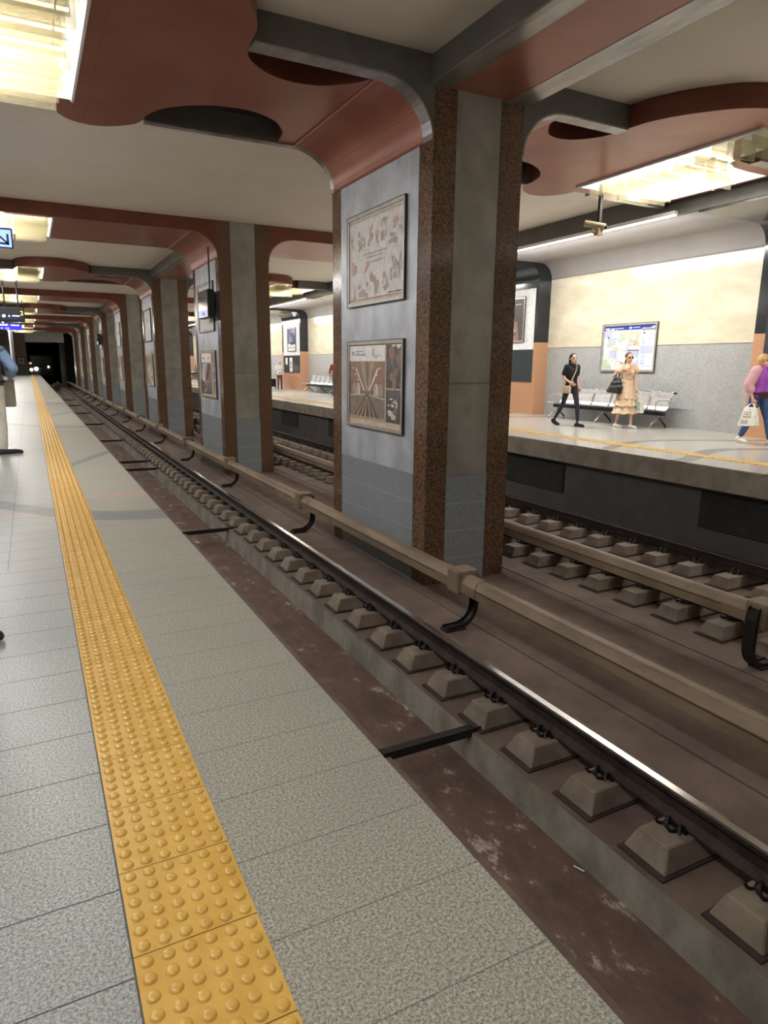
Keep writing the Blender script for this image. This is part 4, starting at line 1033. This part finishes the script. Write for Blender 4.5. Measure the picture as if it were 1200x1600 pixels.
def hand(J, s, curl=.5, inward=None):
    w = V(J['wr'+s]); d = (w - V(J['el'+s])).normalized(); side = V((1 if s == 'R' else -1, 0, 0))
    fw = V((0, 1, 0)); lat = (fw - d*fw.dot(d))
    if lat.length < .3: lat = V((0, 0, 1)) - d*d.z
    lat.normalize(); pal = d.cross(lat).normalized()
    if pal.dot(side) > 0: pal = -pal
    out = [(w, w + d*.05, .026, .028)]
    for i, ln in enumerate((.068, .078, .073, .058)):
        b = w + d*.082 + lat*(.03 - .02*i); out.append((w + d*.03 + lat*(.02 - .014*i), b, .018, .0105))
        k = b + (d*(1 - .3*curl) + pal*(.7*curl))*ln*.5; e = k + (d*(1 - curl) + pal*curl*1.1).normalized()*ln*.5
        out += [(b, k, .0100, .0092), (k, e, .0092, .008)]
    t0 = w + d*.025 + lat*.024; t1 = t0 + (d*.6 + lat*.7 + pal*.25).normalized()*.042; t2 = t1 + (d*.9 + lat*.15 + pal*.3).normalized()*.032
    out += [(t0, t1, .014, .011), (t1, t2, .011, .009)]
    return out
def shoe(J, s, o=0.0):
    return [(J['he'+s], J['ba'+s], .042 + o, .040 + o), (J['ba'+s], J['to'+s], .040 + o, .030 + o), (J['he'+s], off(J['an'+s], 0, -.005, -.01), .040 + o, .036 + o)]
class Person:
    def __init__(s, label, loc, head_dir, scale=1.0, pose=None, skin='skin', face=None, girth=1.0):
        s.J = dict(BASE); s.J.update(pose or {}); s.skin = skin
        s.e = empty('person', loc, math.atan2(head_dir[1], head_dir[0]) - PI/2); s.e.scale = (scale, scale, scale)
        tag(s.e, label, 'person', 'people on the platforms'); s.g = girth
        J = s.J; s.fd = V((face[0], face[1], 0)).normalized() if face else V((0, 1, 0)); s.fs = V((s.fd.y, -s.fd.x, 0))
        h = V(J['hed']); fd, fs = s.fd, s.fs; up = V((0, 0, 1)); az = math.atan2(fd.y, fd.x) - PI/2
        segs = torso(J, -.016*1, girth) + arm(J, 'R', -.004) + arm(J, 'L', -.004) + leg(J, 'R', -.008) + leg(J, 'L', -.008) + hand(J, 'R') + hand(J, 'L')
        segs += [(J['an'+q], J['he'+q], .032, .03) for q in 'RL'] + [(J['he'+q], J['ba'+q], .03, .026) for q in 'RL']
        segs += [(J['nec'], tuple(h + fd*-.015 - up*.06), .048, .046), ('e', tuple(h + up*.02 - fd*.012), (.076, .095, .098), az), ('e', tuple(h - up*.045 + fd*.022), (.058, .066, .064), az), ('e', tuple(h - up*.095 + fd*.058), (.026, .022, .018), az)]
        segs += [(tuple(h + fd*.078 + up*.005), tuple(h + fd*.100 - up*.032), .012, .015), (tuple(h + fd*.068 - up*.062 + fs*.018), tuple(h + fd*.068 - up*.062 - fs*.018), .012, .012)]
        segs += [('e', tuple(h + fs*q*.076 - fd*.01 - up*.01), (.012, .022, .032), az) for q in (1, -1)]
        s.body = shell(segs, skin, 'body', s.e, .0085, 3)
        m = MB()
        for q in (1, -1): m.ball(tuple(h + fs*q*.030 + fd*.0775 + up*.004), .011, 'eye_dark', 8)
        m.build('eyes', s.e, False); m = MB()
        for q in (1, -1): m.tube([tuple(h + fs*q*.016 + fd*.083 + up*.026), tuple(h + fs*q*.045 + fd*.072 + up*.026)], .005, 'eye_dark', 6)
        m.build('eyebrows', s.e, False)
        MB().ball(tuple(h + fd*.081 - up*.060), (.019, .008, .006), 'lip', 10).build('mouth', s.e, False)
    def hair(s, mat, length=0.0, tail=False, vol=.0):
        h = V(s.J['hed']); fd, fs = s.fd, s.fs; up = V((0, 0, 1)); az = math.atan2(fd.y, fd.x) - PI/2
        g = [('e', tuple(h + up*.038 - fd*.026), (.086 + vol, .094 + vol, .092 + vol), az)]
        if length > 0:
            for q in (1, -1):
                g.append((tuple(h + fs*q*.062 - fd*.03 + up*.02), tuple(h + fs*q*.064 - fd*.045 - up*length), .036 + vol, .030))
            g.append((tuple(h - fd*.055 + up*.02), tuple(h - fd*.07 - up*length), .05 + vol, .036))
            g.append((tuple(h - fd*.05 - up*length*.5 + fs*.04), tuple(h - fd*.05 - up*length*.5 - fs*.04), .04, .04))
        if tail: g += [(tuple(h - fd*.09 - up*.01), tuple(h - fd*.12 - up*.10), .032, .034), (tuple(h - fd*.12 - up*.10), tuple(h - fd*.10 - up*.24), .034, .016)]
        return shell(g, mat, 'hair', s.e, .009, 2)
    def top(s, mat, sleeve=.62, o=.006, name='shirt', hem=.90, puff=0.0, cuffs=True):
        J = dict(s.J); J['pel'] = (J['pel'][0], J['pel'][1], hem)
        g = torso(J, o, s.g)
        for q in 'RL':
            if sleeve > 0: g += arm(J, q, o + .008 + puff, 0, sleeve)
        return shell(g, mat, name, s.e, .011, 4)
    def trousers(s, mat, t1=1.97, o=.006, thick=1.0, name='trousers'):
        J = s.J; g = leg(J, 'R', o, t1, thick) + leg(J, 'L', o, t1, thick)
        g += [(off(J['pel'], .05*s.g, 0, .02), off(J['pel'], -.05*s.g, 0, .02), .100 + o, .100 + o), (off(J['pel'], .05*s.g, -.03, -.04), off(J['pel'], -.05*s.g, -.03, -.04), .085 + o, .085 + o)]
        return shell(g, mat, name, s.e, .011, 4)
    def shoes(s, mat, sole=None, o=0.0):
        for q in 'RL':
            sh = shell(shoe(s.J, q, o), mat, 'shoe', s.e, .008, 2, floor=.012 if min(s.J['to'+q][2], s.J['he'+q][2]) < .04 else None)
            if sole:
                a, b = V(s.J['he'+q]), V(s.J['to'+q]); shell([((a.x, a.y, a.z - .030), (b.x, b.y, b.z - .022), .038, .030)], sole, 'sole', sh, .008, 2, post=lambda c, a=a, b=b: V((c.x, c.y, max(.001, min(c.z, max(a.z, b.z) - .018)))) if True else c)
def placed(mb, name, loc, rz, label, cat, scale=1): 
    o = mb.build(name); o.location = loc; o.rotation_euler.z = rz; tag(o, label, cat); return o
def dress(p, tiers, mat, name='dress'):
    m = MB(); n = 56
    rows = []
    for (z0, rx0, ry0, z1, rx1, ry1, amp, cx0, cy0, cx1, cy1) in tiers:
        for j in range(6):
            t = j/5; z = z0 + (z1 - z0)*t; row = []
            for q in range(n):
                a = 2*PI*q/n; r = 1 + amp*t*math.sin(a*9 + z0*20)*.6 + amp*t*math.sin(a*5 + 1.3)*.4
                row.append((cx0 + (cx1 - cx0)*t + (rx0 + (rx1 - rx0)*t)*r*math.cos(a), cy0 + (cy1 - cy0)*t + (ry0 + (ry1 - ry0)*t)*r*math.sin(a), z + .010*t*math.sin(a*7 + z0*9)))
            rows.append(row)
        fs = []; o = (len(rows) - 6)*n
        fs = [(j*n + q, j*n + (q+1) % n, (j+1)*n + (q+1) % n, (j+1)*n + q) for j in range(5) for q in range(n)]
        m.add([v for r in rows[-6:] for v in r], fs, mat, True)
        # inner face so that the hem has thickness
        inn = [tuple((v[0]*.975 + .025*(cx0 + (cx1-cx0)*(i/5)), v[1]*.975 + .025*(cy0 + (cy1-cy0)*(i/5)), v[2])) for i, r in enumerate(rows[-6:]) for v in r]
        m.add(inn, [tuple(reversed(f)) for f in fs], mat, True)
    return m.build(name, p.e, False)

def people():
    # woman in black, walking to the right
    P = dict(knR=(.09, -.14, .50), anR=(.09, -.40, .145), heR=(.09, -.45, .105), baR=(.09, -.315, .035), toR=(.09, -.255, .026), hiR=(.085, -.02, .9),
             knL=(-.09, .15, .50), anL=(-.09, .20, .085), heL=(-.09, .155, .035), baL=(-.09, .335, .03), toL=(-.09, .39, .026), hiL=(-.085, .02, .9),
             elR=(.225, -.05, 1.13), wrR=(.19, .17, 1.02), elL=(-.215, -.06, 1.12), wrL=(-.20, .05, .90))
    w = Person('dark-haired woman in black T-shirt and leggings walking left of the bench', (11.5, 12.40, 0), (0, -1), 1.02, P, face=(.25, 1))
    w.hair('hair_black', .13); w.top('cloth_black', .62, .008, 'shirt', .86); w.trousers('cloth_navy', 1.93, .001, .96, 'leggings'); w.shoes('cloth_black', 'cloth_black', .004)
    e = empty('crossbody_bag', (11.5, 12.40, 0), w.e.rotation_euler.z); tag(e, 'small beige crossbody bag at the hip of the woman in black', 'bag'); e.scale = (1.02,)*3
    MB().bbox(.175, .235, -.04, .20, .775, .945, 'leather_beige', .02).build('pouch', e, False)
    MB().ribbon([(.20, -.03, .93), (.175, -.10, 1.05), (.10, -.13, 1.25), (-.03, -.09, 1.40), (-.085, -.01, 1.445), (-.07, .08, 1.39), (.0, .125, 1.27), (.11, .135, 1.08), (.20, .15, .93)], .032, .006, 'leather_beige', (.2, .98, .1)).build('strap', e, False)
    # woman in the tiered dress
    P = dict(elR=(.265, -.13, 1.17), wrR=(.150, .07, 1.315), elL=(-.205, .0, 1.10), wrL=(-.20, .10, .87),
             knR=(.085, -.06, .49), anR=(.085, -.16, .085), heR=(.085, -.205, .035), baR=(.09, -.03, .03), toR=(.09, .03, .026),
             knL=(-.085, .12, .49), anL=(-.085, .16, .085), heL=(-.085, .115, .035), baL=(-.085, .295, .03), toL=(-.085, .35, .026))
    w = Person('woman with sunglasses in a tiered beige dress walking in front of the bench', (12.42, 11.55, 0), (-.22, -1), 1.035, P, face=(.10, 1))
    w.hair('hair_brown', .0, True); 
    J = w.J
    b = shell(torso({**J, 'pel': (0, 0, 1.03)}, .004) + [('e', (.06, .085, 1.24), (.058, .05, .06)), ('e', (-.06, .085, 1.24), (.058, .05, .06))], 'cloth_beige', 'bodice', w.e, .010, 4)
    # V neck of skin and the flutter sleeves
    MB().add([(-.05, .098, 1.40), (.05, .098, 1.40), (.0, .150, 1.22), (-.05, .06, 1.42), (.05, .06, 1.42)], [(0, 2, 1), (0, 1, 4, 3)], 'skin').build('neckline', w.e, False)
    for s in (1, -1): shell([(off(J['shR' if s > 0 else 'shL'], s*.0, 0, .01), off(J['shR' if s > 0 else 'shL'], s*.055, .03, -.09), .060, .066)], 'cloth_beige', 'sleeve', w.e, .010, 3)
    dress(w, [(1.06, .135, .115, .80, .185, .17, .03, 0, 0, 0, 0), (.83, .175, .165, .66, .225, .215, .09, 0, 0, .0, .0), (.70, .19, .185, .50, .25, .25, .10, 0, 0, 0, .01), (.54, .2, .2, .33, .275, .27, .10, 0, 0, 0, .0)], 'cloth_beige', 'skirt')
    w.shoes('sneaker_white', 'sneaker_white', .002)
    h = V(J['hed']); m = MB()
    for q in (1, -1): m.ball(tuple(h + w.fs*q*.034 + w.fd*.085 + V((0, 0, .004))), (.028, .014, .022), 'sunglass', 10); m.tube([tuple(h + w.fs*q*.06 + w.fd*.08 + V((0, 0, .008))), tuple(h + w.fs*q*.083 - w.fd*.01)], .004, 'sunglass', 6)
    m.build('sunglasses', w.e, False)
    e = empty('tote_bag', (12.42, 11.55, 0), w.e.rotation_euler.z); e.scale = (1.035,)*3; tag(e, 'large soft black tote bag under the arm of the woman in the beige dress', 'bag')
    shell([((.245, -.30, .83), (.245, .10, .815), .055, .055), ((.235, -.20, .90), (.235, .10, .90), .075, .075), ((.23, -.17, 1.0), (.23, .06, 1.0), .065, .065), ((.225, -.13, 1.09), (.225, .02, 1.10), .04, .04), ((.245, -.30, .83), (.225, -.13, 1.09), .05, .04), ((.245, .12, .86), (.225, .02, 1.10), .045, .04)], 'leather_black', 'pouch', e, .010, 4)
    MB().ribbon([(.235, -.10, 1.10), (.21, -.06, 1.30), (.185, -.02, 1.44), (.175, .03, 1.445), (.20, .055, 1.30), (.23, .01, 1.12)], .03, .008, 'leather_black', (1, 0, .3)).build('strap', e, False)
    e = empty('paper_bag', (12.42, 11.55, 0), w.e.rotation_euler.z); tag(e, 'pale bag with teal print hanging behind the tiered beige dress', 'bag')
    MB().box(-.32, -.22, .06, .30, .36, .74, 'bag_white').box(-.325, -.215, .10, .28, .42, .62, 'teal_print').build('pouch', e, False)
    MB().tube([(-.27, .10, .74), (-.24, .14, .86), (-.215, .16, .865), (-.24, .20, .86), (-.27, .26, .74)], .006, 'bag_white', 6).build('handle', e, False)
    # woman in pink and purple at the right edge
    P = dict(knR=(.09, -.08, .49), anR=(.09, -.25, .115), heR=(.09, -.30, .075), baR=(.09, -.155, .033), toR=(.09, -.10, .026), hiR=(.085, -.02, .9),
             knL=(-.09, .16, .49), anL=(-.09, .26, .085), heL=(-.09, .215, .035), baL=(-.09, .395, .03), toL=(-.09, .45, .026),
             elR=(.27, -.04, 1.12), wrR=(.26, .07, .86), elL=(-.25, -.02, 1.12), wrL=(-.22, .12, .92), hed=(0, .01, 1.555))
    w = Person('blonde woman in purple vest and pink sleeves at the right edge of the photo', (12.15, 8.05, 0), (-.1, -1), .99, P, face=(-.1, 1), girth=1.35)
    w.hair('hair_blonde', .17, vol=.012); w.top('cloth_pink', 1.35, .022, 'shirt', .95, .024); w.top('cloth_purple', 0, .034, 'vest', .97); w.trousers('denim', 1.86, .014, 1.12, 'jeans'); w.shoes('sneaker_white', 'sneaker_white', .004)
    e = empty('belt_bag', (12.15, 8.05, 0), w.e.rotation_euler.z); tag(e, 'wine red belt bag worn by the blonde woman in purple', 'bag')
    MB().bbox(.0, .20, .13, .21, .86, .98, 'leather_wine', .025).build('pouch', e, False)
    ring = [(.185*math.cos(t*PI/12)*1.08, .165*math.sin(t*PI/12), .95) for t in range(25)]
    MB().tube(ring, .016, 'leather_black', 6).build('strap', e, False)
    e = empty('shopping_bag', (12.15, 8.05, 0), w.e.rotation_euler.z); tag(e, 'white plastic shopping bag with a red outlined print, held by the blonde woman', 'bag')
    x0 = .265
    m = MB(); ya, yb = -.13, .25
    v = [(x0 - .06, ya, .33), (x0 + .09, ya - .0, .33), (x0 + .09, yb, .36), (x0 - .06, yb, .36), (x0 - .02, ya + .08, .70), (x0 + .05, ya + .08, .70), (x0 + .05, yb - .05, .70), (x0 - .02, yb - .05, .70)]
    bm = bmesh.new(); vs = [bm.verts.new(p) for p in v]
    for f in ((3, 2, 1, 0), (4, 5, 6, 7), (0, 1, 5, 4), (1, 2, 6, 5), (2, 3, 7, 6), (3, 0, 4, 7)): bm.faces.new([vs[i] for i in f])
    bmesh.ops.bevel(bm, geom=bm.edges[:], offset=.015, segments=2, affect='EDGES'); m.bm(bm, 'bag_white'); pc = m.build('pouch', e, False)
    m = MB()
    for (u0, v0, u1, v1, mt, d) in ((.22, .50, .70, .76, 'ink_red', .002), (.25, .53, .67, .73, 'bag_white', .003), (.36, .60, .56, .67, 'ink_grey', .004), (.15, .16, .60, .34, 'ink_pale', .002)):
        def Q(u, v_):
            yy0 = ya + .08*v_; yy1 = yb - .05*v_; return (x0 + .092 - .04*v_ + d, yy1 + (yy0 - yy1)*u if False else yy0 + (yy1 - yy0)*u, .33 + .37*v_)
        m.add([Q(u0, v0), Q(u1, v0), Q(u1, v1), Q(u0, v1)], [(0, 1, 2, 3)], mt)
    m.build('print', e, False)
    m = MB()
    for yy in (-.02, .16): m.ribbon([(x0 + .015, yy, .69), (x0 + .0, yy*.4 + .045, .76), (x0 - .005, .08, .775)], .03, .006, 'bag_white', (0, 1, 0))
    m.build('handle', e, False)
    # elderly person far off
    P = dict(elR=(.21, -.06, 1.12), wrR=(.19, -.02, .88), elL=(-.22, .02, 1.14), wrL=(-.12, .20, 1.12), hed=(0, .05, 1.55), knL=(-.095, .07, .49), anL=(-.095, .08, .085), heL=(-.095, .03, .035), baL=(-.1, .2, .03), toL=(-.1, .25, .026))
    w = Person('white-haired person in white top and brown trousers beside the pier beyond the second bench', (12.75, 37.6, 0), (0, -1), .955, P, face=(.35, 1), girth=1.15)
    w.hair('hair_white', .03); w.top('cloth_white', .9, .014, 'shirt', .90); w.trousers('cloth_brown', 1.95, .008, 1.08); w.shoes('cloth_black', None, .004)
    e = empty('shopping_trolley', (12.6, 38.35, 0)); tag(e, 'black wheeled bag pulled by the white-haired person', 'bag')
    MB().bbox(12.45, 12.75, 38.2, 38.55, .12, .58, 'leather_black', .05).build('pouch', e)
    for q in (12.47, 12.73): MB().tube([(q - .015, 38.3, .07), (q + .015, 38.3, .07)], .07, 'black_plastic', 12).build('wheel', e)
    MB().tube([(12.6, 38.25, .55), (12.6, 38.0, .84)], .012, 'chrome', 6).build('handle', e)
    # person mostly hidden by the nearest column
    P = dict(elR=(.22, -.03, 1.12), wrR=(.21, .03, .87))
    w = Person('person with a red-brown sleeve by the second bench, mostly behind the nearest column', (12.55, 29.05, 0), (-.2, -1), 1.0, {**P, 'elR': (.235, -.10, 1.12), 'wrR': (.225, -.12, .86)}, 'skin_tan')
    w.hair('hair_black', .04); w.top('cloth_red', 1.3, .012, 'shirt', .90); w.trousers('cloth_grey', 1.95, .008); w.shoes('cloth_black', None)
    # seated person in the gap between columns two and three
    P = {}
    sit = dict(pel=(0, 0, .56), wai=(0, -.01, .70), che=(0, .0, .90), nec=(0, .02, 1.05), hed=(0, .05, 1.19), shR=(.165, 0, 1.01), shL=(-.165, 0, 1.01), elR=(.22, .04, .76), elL=(-.22, .04, .76), wrR=(.12, .24, .68), wrL=(-.12, .24, .68),
        hiR=(.09, 0, .53), hiL=(-.09, 0, .53), knR=(.10, .42, .50), knL=(-.10, .42, .50), anR=(.10, .43, .085), anL=(-.10, .43, .085), heR=(.10, .39, .035), heL=(-.10, .39, .035), baR=(.1, .55, .028), baL=(-.1, .55, .028), toR=(.1, .61, .025), toL=(-.1, .61, .025))
    w = Person('person in dark grey clothes with bare shins seated far along the far platform', (13.15, 61.8, 0), (-1, -.2), 1.0, sit, 'skin')
    w.hair('hair_black', .06); w.top('cloth_grey', 1.2, .012, 'shirt', .58); w.trousers('cloth_black', 1.1, .012, 1.1, 'shorts'); w.shoes('cloth_black', None)
    # man on the near platform
    P = dict(elR=(.33, -.03, 1.17), wrR=(.24, .20, 1.06), elL=(-.3, -.02, 1.15), wrL=(-.15, .22, 1.05), shR=(.19, 0, 1.39), shL=(-.19, 0, 1.39),
             knR=(.10, .02, .49), anR=(.11, -.02, .085), heR=(.09, -.05, .035), baR=(.24, .04, .03), toR=(.30, .06, .026))
    w = Person('man in light blue sleeves and pale trousers standing on the near platform', (-.565, 11.65, 0), (.15, 1), 1.10, P, girth=1.2)
    w.hair('hair_black', .0); w.top('cloth_blue', 1.85, .012, 'shirt', .96, .006); w.top('cloth_slate', 0, .028, 'vest', 1.0); w.trousers('cloth_sand', 1.95, .016, 1.12); w.shoes('cloth_navy', 'sole_cream', .006)
    MB().tube([(.205*math.cos(t*PI/12), .15*math.sin(t*PI/12), 1.0) for t in range(25)], .018, 'leather_black', 6).build('belt', w.e, False)
    e = empty('shoulder_bag', (-.40, 11.95, .7)); tag(e, 'flat taupe shoulder bag hanging at the hip of the man in light blue', 'bag')
    MB().bbox(-.52, -.225, 11.93, 12.03, .70, 1.13, 'taupe', .03).build('pouch', e)
    MB().tube([(-.30, 11.98, 1.12), (-.36, 11.84, 1.45), (-.42, 11.70, 1.585), (-.50, 11.62, 1.60)], .010, 'taupe', 6).build('strap', e)
    # person just outside the frame, one dark shoe in view
    P = dict(baR=(.105, .12, .028))
    w = Person('person at the left edge of the photo, only a black shoe tip in view', (-.465, 3.80, 0), (1, .0), 1.0, {'toR': (.1, .20, .026), 'toL': (-.1, .13, .026), 'baL': (-.1, .08, .028), 'heL': (-.095, -.09, .035), 'anL': (-.095, -.05, .085), 'baR': (.1, .15, .028)})
    w.hair('hair_black', .02); w.top('cloth_grey', 1.8, .012); w.trousers('cloth_navy', 1.95, .008, 1.05); w.shoes('leather_black', None, .004)
# ------------------------------------------------------------------ assemble
build_mats()
hall(); columns()
for k in KS: beam(k)
for k in (0, 2, 4, 6): long_beam(k)
for k in KS[:-1]:
    for far in (False, True): strip_light(k, far)
for k in KS:
    for far in (False, True): pier(k, far); louvre_light(k, far)
tag(rail(3.19, 'shiny steel rail of the near track, in front of the columns'), None)
rail(1.66, 'steel rail of the near track under the platform edge')
rail(6.52, 'nearer steel rail of the far track, behind the conductor rail cover'); rail(8.06, 'steel rail at the foot of the dark wall below the far platform')
blocks(); third_rail(); trench_bits(); tactile()
pictures(); signs()
bench(11.0, 'steel bench of six seats on the far platform below the map board')
bench(30.35, 'second steel bench on the far platform, seen between the first and second columns')
bench(60.5, 'distant steel bench on the far platform with a seated person')
people()
w = bpy.data.worlds.new('world'); SC.world = w; w.use_nodes = True
w.node_tree.nodes['Background'].inputs[0].default_value = (.02, .02, .022, 1); w.node_tree.nodes['Background'].inputs[1].default_value = 1
